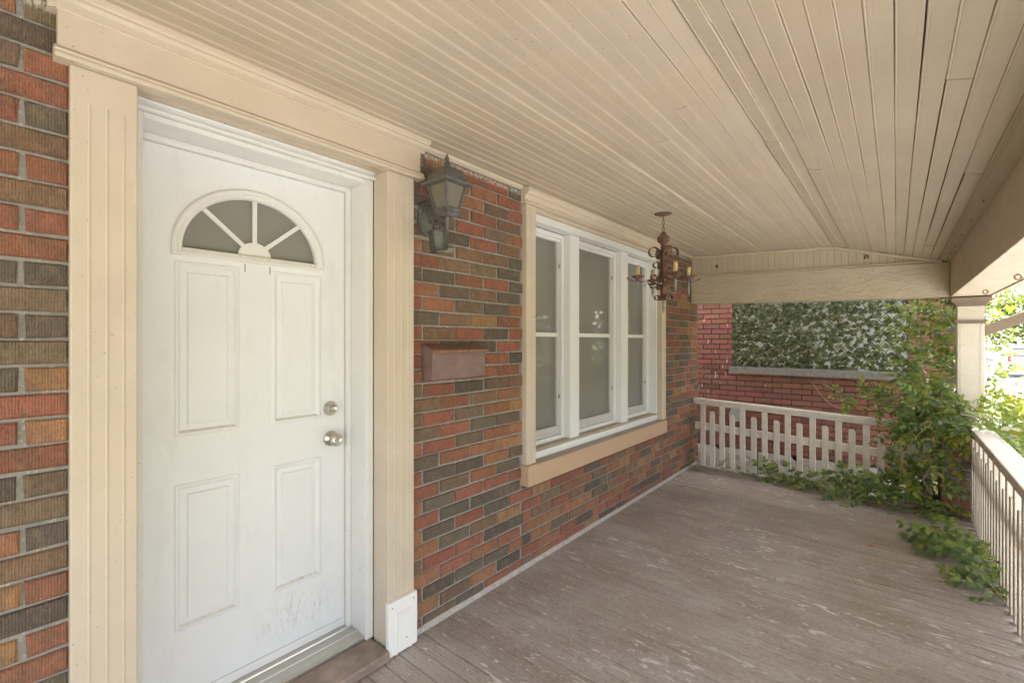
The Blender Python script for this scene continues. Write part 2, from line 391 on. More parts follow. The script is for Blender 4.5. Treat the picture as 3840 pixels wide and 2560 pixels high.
def leaf_mat(name, c0, c1, c2, trans=0.35):
    m = bpy.data.materials.new(name); m.use_nodes = True; t = m.node_tree; t.nodes.clear()
    o = nd(t, 'ShaderNodeOutputMaterial')
    ri = nd(t, 'ShaderNodeNewGeometry').outputs['Random Per Island']
    c = ramp(t, ri, [(0.0, c0), (0.55, c1), (0.93, c2)])
    c = mix(t, noise(t, pos(t), 40, 2), c, mix(t, 0.35, c, (0.03, 0.05, 0.015)))
    b = nd(t, 'ShaderNodeBsdfPrincipled', {'Base Color': c, 'Roughness': 0.48, 'Specular IOR Level': 0.4})
    tl = nd(t, 'ShaderNodeBsdfTranslucent', {'Color': mix(t, 0.5, c, (0.25, 0.30, 0.03))})
    mx = nd(t, 'ShaderNodeMixShader', {0: trans, 1: b.outputs[0], 2: tl.outputs[0]})
    t.links.new(mx.outputs[0], o.inputs[0])
    return m
m_vine = leaf_mat('vine_leaf', (0.09, 0.16, 0.06), (0.20, 0.30, 0.105), (0.38, 0.43, 0.10), 0.42)
m_vine_y = leaf_mat('sunny_vine_leaf', (0.10, 0.17, 0.04), (0.22, 0.27, 0.04), (0.42, 0.38, 0.04), 0.45)
m_ivy = leaf_mat('artificial_ivy_leaf', (0.04, 0.052, 0.024), (0.10, 0.12, 0.05), (0.20, 0.19, 0.10), 0.18)
m_tree = leaf_mat('tree_leaf', (0.05, 0.09, 0.025), (0.09, 0.14, 0.035), (0.18, 0.20, 0.05), 0.35)
m_stem = paint('vine_stem', (0.33, 0.27, 0.10), 0.6, 0.3, gstr=0.2, scale=30)
m_dry = paint('dry_stem', (0.45, 0.34, 0.20), 0.7, 0.3, gstr=0.2, scale=30)
m_lattice = paint('willow_lattice', (0.17, 0.11, 0.08), 0.7, 0.3, gstr=0.3, scale=30)
m_pod = plain('green_pod', (0.17, 0.25, 0.055), 0.4)
m_bark = paint('bark', (0.11, 0.085, 0.065), 0.9, 0.35, grain=(30, 30, 5), gstr=0.6)
m_deadleaf = plain('dry_leaf', (0.36, 0.16, 0.05), 0.7)

# ------------------------------------------------------------------ ground and street
def ground_mat():
    m, t, b = mk('lawn'); p = pos(t)
    c = mix(t, noise(t, p, 0.8, 5, 0.6), (0.085, 0.11, 0.035), (0.19, 0.18, 0.07))
    c = mix(t, ramp(t, noise(t, p, 30, 4, 0.7), [(0.4, 0.0), (0.7, 0.6)]), c, (0.26, 0.24, 0.12))
    setc(t, b, c); b.inputs['Roughness'].default_value = 0.95
    bump(t, b, noise(t, p, 60, 4, 0.8), 0.8, 0.03)
    return m
GZ = -0.72
tag(MB().add([(-150, -250, GZ), (350, -250, GZ), (350, 150, GZ), (-150, 150, GZ)], [(0, 1, 2, 3)]).build('ground', ground_mat()), kind='structure')
m_asph = mortar_mat('asphalt', (0.12, 0.118, 0.112), (0.07, 0.07, 0.068), 0.5)
m_walk = mortar_mat('pavement_concrete', (0.41, 0.405, 0.39), (0.33, 0.325, 0.31), 0.4)
tag(MB().box((-100, -7.1, GZ - 0.05), (200, -5.6, GZ + 0.012)).build('pavement', m_walk), kind='structure')
tag(MB().box((-9.0, -5.6, GZ - 0.05), (12.0, -2.62, GZ + 0.008)).build('bounce_pad', m_walk), kind='structure')  # pale concrete pad added out of view to bounce light onto the ceiling
tag(MB().box((-100, -16.5, GZ - 0.2), (200, -9.0, GZ + 0.006)).build('road', m_asph), kind='structure')
tag(MB().box((-100, -9.0, GZ - 0.2), (200, -8.82, GZ + 0.11)).box((-100, -16.68, GZ - 0.2), (200, -16.5, GZ + 0.11)).build('kerb', m_walk), kind='structure')
tag(MB().box((24.0, -8.8, GZ - 0.1), (60.0, -2.0, GZ + 0.02)).build('driveway', m_walk), kind='structure')

# ================================================================== HOUSE
house = thing('brick_house', 'red and brown rug brick house with white front door and triple window', 'house')
wall = sub('wall', house)
COURSE, LB = 0.0708, 0.216
TOPZ = 2.41
mb = MB()
for a, b_ in (((-1.6, .009, -.7), (.19, .24, TOPZ)), ((.19, .009, 2.22), (1.32, .24, TOPZ)), ((1.32, .009, -.7), (2.25, .24, TOPZ)),
              ((2.25, .009, -.7), (4.33, .24, .60)), ((2.25, .009, 2.25), (4.33, .24, TOPZ)), ((4.33, .009, -.7), (5.43, .24, TOPZ)),
              ((.19, .06, -.7), (1.32, .24, .0)), ((5.19, .24, -.7), (5.43, 6.0, TOPZ)), ((-1.6, .24, -.7), (-1.4, 6.0, TOPZ))):
    mb.box(a, b_)
mb.box((-1.6, .0, TOPZ), (5.43, 6.0, 5.6))
mb.box((-1.6, 5.8, -.7), (5.43, 6.0, TOPZ))
mb.build('mortar', m_mortar, wall)
PAL = [((0.325, 0.128, 0.084), 34), ((0.355, 0.158, 0.09), 20), ((0.38, 0.20, 0.10), 9), ((0.25, 0.145, 0.095), 14), ((0.205, 0.145, 0.098), 13),
       ((0.135, 0.112, 0.088), 15), ((0.165, 0.13, 0.10), 10)]
def pick(rng):
    x = rng.random() * sum(p[1] for p in PAL)
    for c, k in PAL:
        x -= k
        if x <= 0: break
    j = rng.uniform(1.02, 1.32)
    return (c[0] * j, c[1] * j * rng.uniform(0.93, 1.07), c[2] * j, 1.0)
def brick_verts(w, h, d, rng, ch=0.005, jit=0.0028):
    """front face at y=0 (local), centred on x and z"""
    def J(): return rng.uniform(-jit, jit)
    a, c = w / 2, h / 2
    v = []
    for (sx, sz) in ((-1, -1), (1, -1), (1, 1), (-1, 1)): v.append((sx * a, d, sz * c))
    for (sx, sz) in ((-1, -1), (1, -1), (1, 1), (-1, 1)): v.append((sx * a + J(), ch, sz * c + J()))
    for (sx, sz) in ((-1, -1), (1, -1), (1, 1), (-1, 1)): v.append((sx * (a - ch) + J(), J() * 0.8, sz * (c - ch) + J()))
    f = []
    for k in range(4):
        n = (k + 1) % 4
        f += [(k, n, 4 + n, 4 + k), (4 + k, 4 + n, 8 + n, 8 + k)]
    f.append((8, 9, 10, 11))
    return v, f
rng = random.Random(3)
CC, SS = math.cos(R(YAW)), math.sin(R(YAW))
def project(P):
    x, y, z = P[0] - CAMP.x, P[1] - CAMP.y, P[2] - CAMP.z
    dep = x * CC + y * SS
    if dep < 0.05: return None
    return 1920 + 1706.67 * (x * SS - y * CC) / dep, 1278 - 1706.67 * z / dep, dep
bricks = []
def lay(x0, x1, z0, z1, phase, even):
    """running bond clipped to the rectangle; joints of even courses at phase"""
    for c in range(-31, 16):
        zb = 1.412 + COURSE * c; zt = zb + COURSE
        lo, hi = max(zb + .0047, z0), min(zt - .0047, z1)
        if hi - lo < 0.02: continue
        off = phase if (c % 2 == 0) == even else phase + LB / 2
        n0 = math.floor((x0 - off) / LB)
        for n in range(n0, n0 + 60):
            a = off + n * LB + 0.0062; b_ = off + (n + 1) * LB - 0.0062
            dj = rng.uniform(-.003, .003); a += dj; b_ += dj
            a, b_ = max(a, x0), min(b_, x1)
            if b_ - a < 0.02: continue
            bricks.append((a, b_, lo, hi))
lay(-1.58, .1708, -.7, 2.36, .083, True)
lay(1.3415, 2.186, -.7, 2.36, 1.5206, False)
lay(2.188, 4.40, -.7, .56, 1.5206, False)
lay(4.402, 5.438, -.7, 2.36, 1.5206, False)
scored = []
for bk in bricks:
    cxm, czm = (bk[0] + bk[1]) / 2, (bk[2] + bk[3]) / 2
    p = project((cxm, 0, czm)); s = 0
    if p and -60 < p[0] < 3840 and -30 < p[1] < 2590 and czm > 0:
        p1, p2 = project((bk[0], 0, czm)), project((bk[1], 0, czm))
        if p1: s = abs(p2[0] - p1[0]) * (bk[3] - bk[2]) * 1706 / p[2]
    scored.append((s, bk))
scored.sort(key=lambda q: -q[0])
variants = {}
joined = MB(); jcol = []
for i, (s, (a, b_, lo, hi)) in enumerate(scored):
    w_, h_ = b_ - a, hi - lo
    col = pick(rng)
    dy = rng.uniform(-.0015, .0015)
    if i < 300:
        key = (round(w_, 2), round(h_, 2), rng.randrange(3))
        if key not in variants:
            v, f = brick_verts(key[0], key[1], .085, rng)
            variants[key] = MB().add(v, f).mesh('brick', m_brick)
        o = inst('brick', variants[key], wall, ((a + b_) / 2, dy, (lo + hi) / 2), (0, rng.uniform(-.006, .006), 0), (w_ / key[0], 1, h_ / key[1]), col)
    else:
        v, f = brick_verts(w_, h_, .085, rng)
        joined.add([(x + (a + b_) / 2, y + dy, z + (lo + hi) / 2) for x, y, z in v], f)
        jcol += [col] * len(f)
jb = joined.build('brickwork', m_bricks, wall); jb['kind'] = 'stuff'
at = jb.data.attributes.new('tint', 'FLOAT_COLOR', 'FACE')
at.data.foreach_set('color', [c for q in jcol for c in q])
# mortar fillet and strip at the foot of the wall
MB().prism([(.0, .0), (-.013, .0), (-.013, .010), (-.007, .020), (.0, .028)], 'x', 1.3405, 5.42).prism([(.0, .0), (-.013, .0), (-.013, .010), (-.007, .020), (.0, .028)], 'x', -1.58, .171).build('base_strip', m_basestrip, wall, 0.002)

# ---- front door
door = sub('front_door', house)
DY = .23
def door_slab():
    mb = MB()
    xs = [.325, .467, .681, .803, 1.016, 1.130]; zs = [.112, .355, .887, 1.061, 1.700, 1.732]
    for i in range(5):
        for k in range(5):
            if i in (1, 3) and k in (1, 3): continue
            mb.add([(xs[i], DY, zs[k]), (xs[i + 1], DY, zs[k]), (xs[i + 1], DY, zs[k + 1]), (xs[i], DY, zs[k + 1])], [(0, 1, 2, 3)])
    cx_, cz_, a_, b_ = .740, 1.732, .262, .258
    L, Rr, T = .325, 1.130, 2.103
    angs = sorted(set([0, math.pi] + [math.pi * i / 40 for i in range(41)] + [math.atan2(T - cz_, Rr - cx_), math.atan2(T - cz_, L - cx_)]))
    def outer(th):
        c, s = math.cos(th), math.sin(th)
        tx = (Rr - cx_) / c if c > 1e-6 else (L - cx_) / c if c < -1e-6 else 1e9
        tz = (T - cz_) / s if s > 1e-6 else 1e9
        q = min(tx, tz); return (cx_ + c * q, DY, cz_ + s * q)
    for t0, t1 in zip(angs, angs[1:]):
        i0 = (cx_ + a_ * math.cos(t0), DY, cz_ + b_ * math.sin(t0)); i1 = (cx_ + a_ * math.cos(t1), DY, cz_ + b_ * math.sin(t1))
        mb.add([i0, outer(t0), outer(t1), i1], [(0, 1, 2, 3)])
        mb.add([i0, i1, (i1[0], DY + .03, i1[2]), (i0[0], DY + .03, i0[2])], [(0, 1, 2, 3)])
    mb.add([(.478, DY, 1.732), (1.002, DY, 1.732), (1.002, DY + .03, 1.732), (.478, DY + .03, 1.732)], [(0, 1, 2, 3)])
    # edges
    mb.add([(1.130, DY, .112), (1.130, DY + .045, .112), (1.130, DY + .045, 2.103), (1.130, DY, 2.103)], [(0, 1, 2, 3)])
    mb.add([(.325, DY, 2.103), (1.130, DY, 2.103), (1.130, DY + .045, 2.103), (.325, DY + .045, 2.103)], [(0, 1, 2, 3)])
    return mb.build('door_slab', m_door, door)
door_slab()
box('door_sweep', (.325, DY - .002, .074), (1.130, DY + .02, .110), m_vinyl, door, .001)
box('room_shade', (.30, DY + .05, .05), (1.16, DY + .055, 2.14), m_blind, door, 0)
def ring_panel(x0, x1, z0, z1, name):
    """pressed steel panel: (inset, depth) rings from the slab face inwards"""
    prof = [(0, 0), (.005, -.0045), (.012, -.005), (.017, .002), (.021, .005), (.040, .003), (.0435, -.003), (.046, -.003)]
    v = []; f = []
    for ins, d in prof:
        v += [(x0 + ins, DY + d, z0 + ins), (x1 - ins, DY + d, z0 + ins), (x1 - ins, DY + d, z1 - ins), (x0 + ins, DY + d, z1 - ins)]
    mi = []
    for i in range(len(prof) - 1):
        for k in range(4):
            f.append((i * 4 + k, i * 4 + (k + 1) % 4, i * 4 + 4 + (k + 1) % 4, i * 4 + 4 + k)); mi.append(1 if (k == 0 and i in (2, 3)) else 0)
    n = (len(prof) - 1) * 4
    f.append((n, n + 1, n + 2, n + 3)); mi.append(0)
    mb = MB().add(v, f); mb.m = mi
    return mb.build(name, [m_door, m_doorgrime], door)
for x0, x1 in ((.467, .681), (.803, 1.016)):
    ring_panel(x0, x1, .355, .887, 'door_panel'); ring_panel(x0, x1, 1.061, 1.700, 'door_panel')
def half_ring(prof, cx_, cz_, n=44):
    """frame round a half ellipse; prof of (a, b, base drop, y)"""
    mb = MB(); m = len(prof); v = []
    for a_, b_, dz, y in prof:
        for i in range(n + 1):
            th = math.pi * i / n
            v.append((cx_ + a_ * math.cos(th), y, cz_ + b_ * math.sin(th)))
        v.append((cx_ - a_, y, cz_ - dz)); v.append((cx_ + a_, y, cz_ - dz))
    k = n + 3; f = []
    for j in range(m - 1):
        for i in range(k):
            f.append((j * k + i, j * k + (i + 1) % k, (j + 1) * k + (i + 1) % k, (j + 1) * k + i))
    return mb.add(v, f)
FX, FZ = .740, 1.748
half_ring([(.282, .262, .028, DY + .001), (.282, .262, .028, DY - .012), (.276, .256, .024, DY - .015), (.266, .246, .016, DY - .014), (.263, .243, .013, DY - .009),
           (.252, .232, .006, DY - .009), (.248, .226, .0, DY - .002), (.247, .225, .0, DY + .02)], FX, FZ).build('fanlight_frame', m_white, door)
def half_disc(a_, b_, y, name, mat, cx_=FX, cz_=FZ, y2=None):
    n = 30; v = [(cx_ + a_ * math.cos(math.pi * i / n), y, cz_ + b_ * math.sin(math.pi * i / n)) for i in range(n + 1)]
    mb = MB().add(v, [tuple(range(n + 1))])
    if y2:
        v2 = [(x, y2, z) for x, _, z in v]
        mb.add(v + v2, [(i, i + 1, n + 2 + i, n + 1 + i) for i in range(n)])
    return mb.build(name, mat, door)
half_disc(.25, .228, DY + .012, 'fanlight_pane', m_glass)
half_disc(.062, .058, DY + .003, 'sunburst_hub', m_white, y2=DY + .011)
for ang in (90, 44, 136):
    d = Vector((math.cos(R(ang)), 0, math.sin(R(ang)))); q = Vector((-d.z, 0, d.x)) * .0085
    p0 = Vector((FX, 0, FZ)) + d * .055; p1 = Vector((FX + .248 * d.x, 0, FZ + .226 * d.z))
    y0, y1 = DY + .004, DY + .011
    MB().hexa([(p0 + q).xyz + Vector((0, y0, 0)), (p1 + q) + Vector((0, y0, 0)), (p1 + q) + Vector((0, y1, 0)), (p0 + q) + Vector((0, y1, 0)),
               (p0 - q) + Vector((0, y0, 0)), (p1 - q) + Vector((0, y0, 0)), (p1 - q) + Vector((0, y1, 0)), (p0 - q) + Vector((0, y1, 0))]).build('sunburst_bar', m_white, door)
box('fanlight_sill', (.490, DY - .013, 1.730), (.990, DY - .003, 1.749), m_doorgrime, door, .002)
for x in (.700, .795):
    box('rust_streak', (x, DY - .0012, 1.684), (x + .003, DY - .0002, 1.716), m_rustedge, door, 0)
def lath(name, prof, c, mat, parent, axis='y', n=28):
    o = MB().lathe(prof, c, axis, n).build(name, mat, parent, smooth=True)
    return o
lath('deadbolt', [(.033, 0), (.033, -.004), (.030, -.009), (.021, -.022), (.020, -.025), (.0175, -.0255), (.0165, -.023), (0, -.023)], (1.060, DY, 1.099), m_nickel, door)
MB().lathe([(.009, -.0225), (.009, -.0250), (0, -.0250)], (1.060, DY, 1.100), 'y', 16).build('keyway', m_alu, door)
box('key_slot', (1.0585, DY - .0256, 1.094), (1.0615, DY - .0249, 1.106), m_dark, door, 0)
lath('door_knob', [(.0345, 0), (.0345, -.005), (.031, -.010), (.022, -.016), (.014, -.024), (.0135, -.034), (.020, -.039), (.0265, -.047), (.0280, -.055), (.0265, -.063), (.021, -.069), (.015, -.0695), (.011, -.066), (0, -.066)], (1.062, DY, .961), m_nickel, door)
MB().lathe([(.0075, -.0655), (.0075, -.0675), (0, -.0675)], (1.062, DY, .961), 'y', 16).build('keyway', m_alu, door)
box('key_slot', (1.0605, DY - .0682, .955), (1.0635, DY - .0675, .967), m_dark, door, 0)

# ---- white door frame with its metal threshold and brown step
df = sub('door_frame', house)
box('jamb', (1.1546, .086, .044), (1.1934, .28, 2.145), m_white, df, .003)
box('jamb', (.3165, .086, .044), (.353, .28, 2.145), m_white, df, .003)
box('head_jamb', (.3535, .088, 2.126), (1.154, .28, 2.1445), m_white, df, .002)
MB().prism([(.086, 2.1455), (.070, 2.1455), (.064, 2.150), (.064, 2.157), (.074, 2.159), (.074, 2.176), (.070, 2.181), (.078, 2.186), (.20, 2.186), (.20, 2.1455)], 'x', .3185, 1.1935).build('brick_mould', m_white, df, .0015)
box('door_stop', (1.1315, .206, .06), (1.1543, .28, 2.126), m_white, df, .003)
box('door_stop', (.3532, .206, .06), (.366, .28, 2.126), m_white, df, .003)
box('door_stop', (.366, .206, 2.1045), (1.1314, .28, 2.1258), m_white, df, .003)
box('weatherstrip', (1.1300, .224, .07), (1.1342, .2295, 2.103), m_cream, df, .001)
MB().prism([(.235, .0), (.095, .0), (.095, .056), (.105, .062), (.150, .064), (.154, .069), (.162, .069), (.166, .065), (.200, .066), (.204, .073), (.235, .073)], 'x', .3535, 1.154).build('threshold', m_alu, df, .001)
MB().prism([(.094, .001), (-.058, .001), (-.064, .008), (-.064, .040), (-.058, .0455), (.094, .0455)], 'x', .3185, 1.180).build('step', m_stepwood, df, .003)

# ---- cream door casing and entablature
dc = sub('door_casing', house)
for x0 in (.172, 1.1935):
    x1 = x0 + .1465
    box('casing_board', (x0, -.025, .001), (x1, .0855, 2.170), m_cream, dc, .004)
    for g in (.039, .077, .114):
        mb = MB(); n = 6
        prof = [(x0 + g + .0042 * math.cos(math.pi * i / n), -.0245 - .0024 * math.sin(math.pi * i / n)) for i in range(n + 1)]
        mb.prism(prof, 'z', .25, 2.073).build('reed', m_cream, dc, .002)
def plinth(x0):
    x1 = x0 + .158
    b = box('plinth_block', (x0, -.052, .006), (x1, -.0255, .245), m_plinth, dc, .005)
    # raised panel moulding
    mb = MB(); v = []; f = []
    prof = [(.034, -.0515), (.036, -.056), (.042, -.0565), (.048, -.053)]
    for ins, y in prof:
        v += [(x0 + ins, y, .008), (x1 - ins, y, .008), (x1 - ins, y, .245 - ins * 1.25), (x0 + ins, y, .245 - ins * 1.25)]
    for i in range(3):
        for k in (1, 2, 3): f.append((i * 4 + k, i * 4 + (k + 1) % 4, i * 4 + 4 + (k + 1) % 4, i * 4 + 4 + k))
    mb.add(v, f).build('plinth_moulding', m_plinth, dc)
    for sx, sz in ((.018, .222), (.135, .222), (.095, .06)):
        MB().lathe([(.0035, -.0535), (.003, -.0515), (0, -.0515)], (x0 + sx, 0, sz), 'y', 10).build('screw', m_rustedge, dc)
plinth(1.1815); plinth(.168)
box('frieze_board', (.147, -.034, 2.2065), (1.371, .0085, 2.302), m_cream, dc, .002)
box('head_lining', (.172, -.0335, 2.2045), (1.340, .085, 2.2064), m_cream, dc, 0)
box('head_lining', (.3185, .078, 2.1865), (1.1935, .084, 2.2044), m_cream, dc, 0)
for x0 in (.172, 1.1935): box('casing_head', (x0, .0005, 2.1702), (x0 + .1465, .0855, 2.2042), m_cream, dc, 0)
MB().prism([(.0, 2.1705), (-.046, 2.1705), (-.052, 2.176), (-.052, 2.182), (-.045, 2.187), (-.047, 2.194), (-.041, 2.200), (-.036, 2.206), (.0, 2.206)], 'x', .140, 1.384).build('frieze_bead', m_cream, dc, .0008)
MB().prism([(.0, 2.300), (-.037, 2.300), (-.041, 2.304), (-.039, 2.309), (-.046, 2.312), (-.060, 2.318), (-.068, 2.327), (-.078, 2.329), (-.080, 2.333), (-.088, 2.338), (-.088, 2.350), (.0, 2.350)], 'x', .128, 1.392).build('cornice', m_cream, dc, .0006)

# ---- triple window
win = sub('triple_window', house)
box('casing', (2.188, -.030, .6445), (2.283, .030, 2.2495), m_cream, win, .004)
box('casing', (4.300, -.030, .6445), (4.398, .030, 2.2495), m_cream, win, .004)
for x0 in (2.188, 4.300):
    for g in (.036, .050, .066):
        prof = [(x0 + g + .004 * math.cos(math.pi * i / 5), -.0295 - .003 * math.sin(math.pi * i / 5)) for i in range(6)]
        MB().prism(prof, 'z', .648, 2.235).build('reed', m_cream, win)
MB().tube([(2.262, -.029, 1.56), (2.262, -.040, 1.558), (2.278, -.052, 1.568)], .0016, 5).build('bent_nail', m_rustedge, win)
box('head_casing', (2.2835, -.012, 2.2285), (4.2995, .030, 2.2495), m_cream, win, .002)
MB().prism([(.0, 2.2500), (-.040, 2.2500), (-.046, 2.256), (-.044, 2.264), (-.034, 2.270), (-.036, 2.286), (-.046, 2.300), (-.058, 2.306), (-.066, 2.318), (-.068, 2.328), (-.068, 2.342), (.0, 2.342)], 'x', 2.166, 4.412).build('cornice', m_cream, win, .0008)
box('head_board', (2.2835, .018, 2.181), (4.2995, .10, 2.2283), m_white, win, .003)
box('side_jamb', (2.2, .05, .700), (2.246, .17, 2.1805), m_vinyl, win, .003)
box('side_jamb', (4.288, .02, .700), (4.30, .17, 2.1805), m_vinyl, win, .003)
for x0, x1 in ((2.800, 2.924), (3.609, 3.731)):
    box('mullion', (x0, .050, .700), (x1, .17, 2.1805), m_vinyl, win, .004)
box('inner_sill', (2.2, .0445, .60), (4.30, .20, .7005), m_stone_sill, win, .003)
box('apron_board', (2.2835, .018, .6445), (4.2995, .044, .6905), m_vinyl, win, .003)
sill = MB().box((2.170, -.060, .521), (4.352, .0175, .6425)).build('sill', m_tan, win, .004)
box('sill_ledge', (2.2835, -.052, .6427), (4.2995, .0178, .6441), m_ledge, win, 0)
curt = MB(); n = 150
pts = [(2.15 + 2.25 * i / n, .200 + .004 * math.sin(i * 0.9) + .003 * math.sin(i * 2.3)) for i in range(n + 1)]
curt.add([(x, y, .68) for x, y in pts] + [(x, y, 2.22) for x, y in pts], [(i, i + 1, n + 2 + i, n + 1 + i) for i in range(n)]).build('curtain', m_blind, win, smooth=True)
box('room_back', (2.12, .25, .58), (4.40, .26, 2.26), m_dark, win, 0)
def sash(x0, x1):
    y = .105
    mb = MB()
    mb.box((x0, y, .7005), (x0 + .026, y + .06, 2.1805)).box((x1 - .026, y, .7005), (x1, y + .06, 2.1805))
    mb.box((x0 + .026, y, .7005), (x1 - .026, y + .06, .728)).box((x0 + .026, y, 2.148), (x1 - .026, y + .06, 2.1805))
    mb.build('sash_frame', m_vinyl, win, .002)
    a, b_ = x0 + .0262, x1 - .0262
    MB().box((a, y + .014, 2.126), (b_, y + .05, 2.1478)).build('sash_head', m_vinyl, win, .002)
    MB().box((a, y + .022, .7285), (b_, y + .055, .792)).box((a, y + .018, .745), (b_, y + .0218, .750)).build('bottom_rail', m_screen_grey, win, .002)
    MB().box((a, y + .022, .7925), (a + .034, y + .05, 2.1255)).box((b_ - .034, y + .022, .7925), (b_, y + .05, 2.1255)).build('stile', m_screen_grey, win, .002)
    MB().box((a + .0345, y + .020, 1.438), (b_ - .0345, y + .05, 1.468)).build('meeting_rail', m_vinyl, win, .002)
    for z0, z1 in ((.793, 1.4375), (1.4685, 2.1255)):
        MB().add([(a + .03, y + .038, z0), (b_ - .03, y + .038, z0), (b_ - .03, y + .038, z1), (a + .03, y + .038, z1)], [(0, 1, 2, 3)]).build('pane', m_glass, win)
    for z in (.99, 1.94):
        MB().box((b_ - .014, y + .016, z), (b_ - .002, y + .0215, z + .028)).build('screen_clip', m_lockdark, win, .001)
        MB().box((b_ - .010, y + .0150, z + .006), (b_ - .001, y + .0158, z + .022)).build('clip_face', m_screen_grey, win)
for x0, x1 in ((2.246, 2.7995), (2.9245, 3.6085), (3.7315, 4.2875)): sash(x0, x1)

# ================================================================== PORCH FLOOR
floor = thing('porch_floor', kind='structure')
FX0, FX1 = -1.5, 5.46
n = int((FX1 - FX0) / .083); rng = random.Random(11)
fl_meshes = []
for k in range(5):
    wd = (.0780, .0795, .0815, .0815, .0818)[k]
    prof = [(-wd / 2, -.02), (-wd / 2, -.005), (-wd / 2 + .0025, -.0008), (0, rng.uniform(-.0002, .0003)), (wd / 2 - .0025, -.0008), (wd / 2, -.005), (wd / 2, -.02)]
    fl_meshes.append(MB().prism(prof, 'y', -2.46, .0).mesh('floorboard', m_floor))
for i in range(n):
    inst('floorboard', fl_meshes[rng.randrange(5)], floor, (FX0 + (i + .5) * .083, .0 if i % 7 else -.001, rng.uniform(-.0012, .0)), (0, rng.uniform(-.008, .008), 0))
box('floor_frame', (FX0, -2.40, -.22), (FX1 - .02, -.02, -.021), m_stepwood, floor, 0)

# ================================================================== PORCH ROOF
roof = thing('porch_roof', 'cream beadboard porch ceiling with its beams and sloping eave', 'porch roof')
PW = .0547; KY = -1.296
def ceil_z(y): return 2.352 + .0455 * y if y > KY else 2.293 + .285 * (y - KY)
rng = random.Random(5)
RX0, RX1 = -1.6, 5.20
cp = sub('ceiling', roof)
def plank(y0, y1, x0, x1, sag):
    z0, z1 = ceil_z(y0), ceil_z(y1)
    if y0 > KY > y1: z1 = ceil_z(KY) - (KY - y1) * .0455
    d = Vector((0, y1 - y0, z1 - z0)).normalized(); up = Vector((0, -d.z, d.y))
    if up.z < 0: up = -up
    def P(s, h):
        return (y0 + d.y * s + up.y * h, z0 + d.z * s + up.z * h)
    wd = math.hypot(y1 - y0, z1 - z0)
    p_open = .14 if y0 > -.75 else .33
    def gap(): return rng.uniform(.0022, .0046) if rng.random() < p_open else rng.uniform(.0, .0006)
    def prof(g):
        return [P(g, .016 + sag), P(g, .0015 + sag), P(g + .0012, -.0002 + sag), P(g + .0032, -.0008 + sag), P(g + .0052, -.0002 + sag), P(g + .0062, .0012 + sag), P(g + .0076, .0 + sag),
                P(wd - .0016, .0 + sag), P(wd - .0002, .0022 + sag), P(wd - .0002, .016 + sag)]
    stations = [x0]
    while stations[-1] < x1 - 1.6: stations.append(stations[-1] + rng.uniform(.8, 1.5))
    stations.append(x1); mb = MB(); v = []; n_ = 10
    for xx in stations: v += [(xx, q[0], q[1]) for q in prof(gap())]
    f = [(j * n_ + i_, j * n_ + (i_ + 1) % n_, (j + 1) * n_ + (i_ + 1) % n_, (j + 1) * n_ + i_) for j in range(len(stations) - 1) for i_ in range(n_)]
    f += [tuple(range(n_ - 1, -1, -1)), tuple(range(len(v) - n_, len(v)))]
    return mb.add(v, f).build('ceiling_board', m_ceiling, cp)
i = 0; y = -.004
while y > -2.10:
    y1 = max(y - PW, -2.10)
    sag = rng.uniform(-.0012, .0012)
    cut = None
    if rng.random() < .38: cut = rng.uniform(1.2, 4.6)
    if cut:
        plank(y, y1, RX0, cut, sag); plank(y, y1, cut + .0035, RX1, sag + rng.choice((-.003, .003)))
    else: plank(y, y1, RX0, RX1, sag)
    y = y1
# paint drip rib hanging along one seam
MB().tube([(2.1 + 1.55 * t, -.70 - .012 * math.sin(t * 5), ceil_z(-.70) - .001) for t in [k / 14 for k in range(15)]], [.002 + .005 * math.sin(math.pi * k / 14) for k in range(15)], 8).build('paint_ridge', m_cream, cp, smooth=True)
MB().hexa([(RX0, .0, 2.378), (5.6, .0, 2.378), (5.6, -1.296, 2.32), (RX0, -1.296, 2.32), (RX0, .0, 2.52), (5.6, .0, 2.52), (5.6, -1.296, 2.47), (RX0, -1.296, 2.47)]).hexa(
    [(RX0, -1.296, 2.32), (5.6, -1.296, 2.32), (5.6, -2.86, 1.86), (RX0, -2.86, 1.86), (RX0, -1.296, 2.47), (5.6, -1.296, 2.47), (5.6, -2.86, 1.93), (RX0, -2.86, 1.93)]).build('roof_deck', m_dark, roof)
# beams
def skew(name, x0, x1, ya, yb, za0, za1, zb0, zb1, mat, bev=.004):
    """bar across the porch from y=ya (za0..za1) to y=yb (zb0..zb1)"""
    return MB().hexa([(x0, yb, zb0), (x1, yb, zb0), (x1, ya, za0), (x0, ya, za0), (x0, yb, zb1), (x1, yb, zb1), (x1, ya, za1), (x0, ya, za1)]).build(name, mat, roof, bev)
skew('end_beam', 5.19, 5.42, -.004, -2.098, 1.826, 2.118, 1.773, 2.060, m_beam)
skew('beam_cap', 5.180, 5.23, -.004, -2.0, 2.1185, 2.132, 2.0685, 2.080, m_cream, .003)
box('front_beam', (RX0, -2.325, 1.770), (5.44, -2.1005, 2.072), m_beam, roof, .004)
box('beam_edge_board', (RX0, -2.347, 1.762), (5.46, -2.326, 1.93), m_beam, roof, .003)
MB().prism([(-2.1002, 2.062), (-2.052, 2.0745), (-2.050, 2.081), (-2.1002, 2.071)], 'x', RX0, 5.19).build('edge_moulding', m_cream, roof, .001)
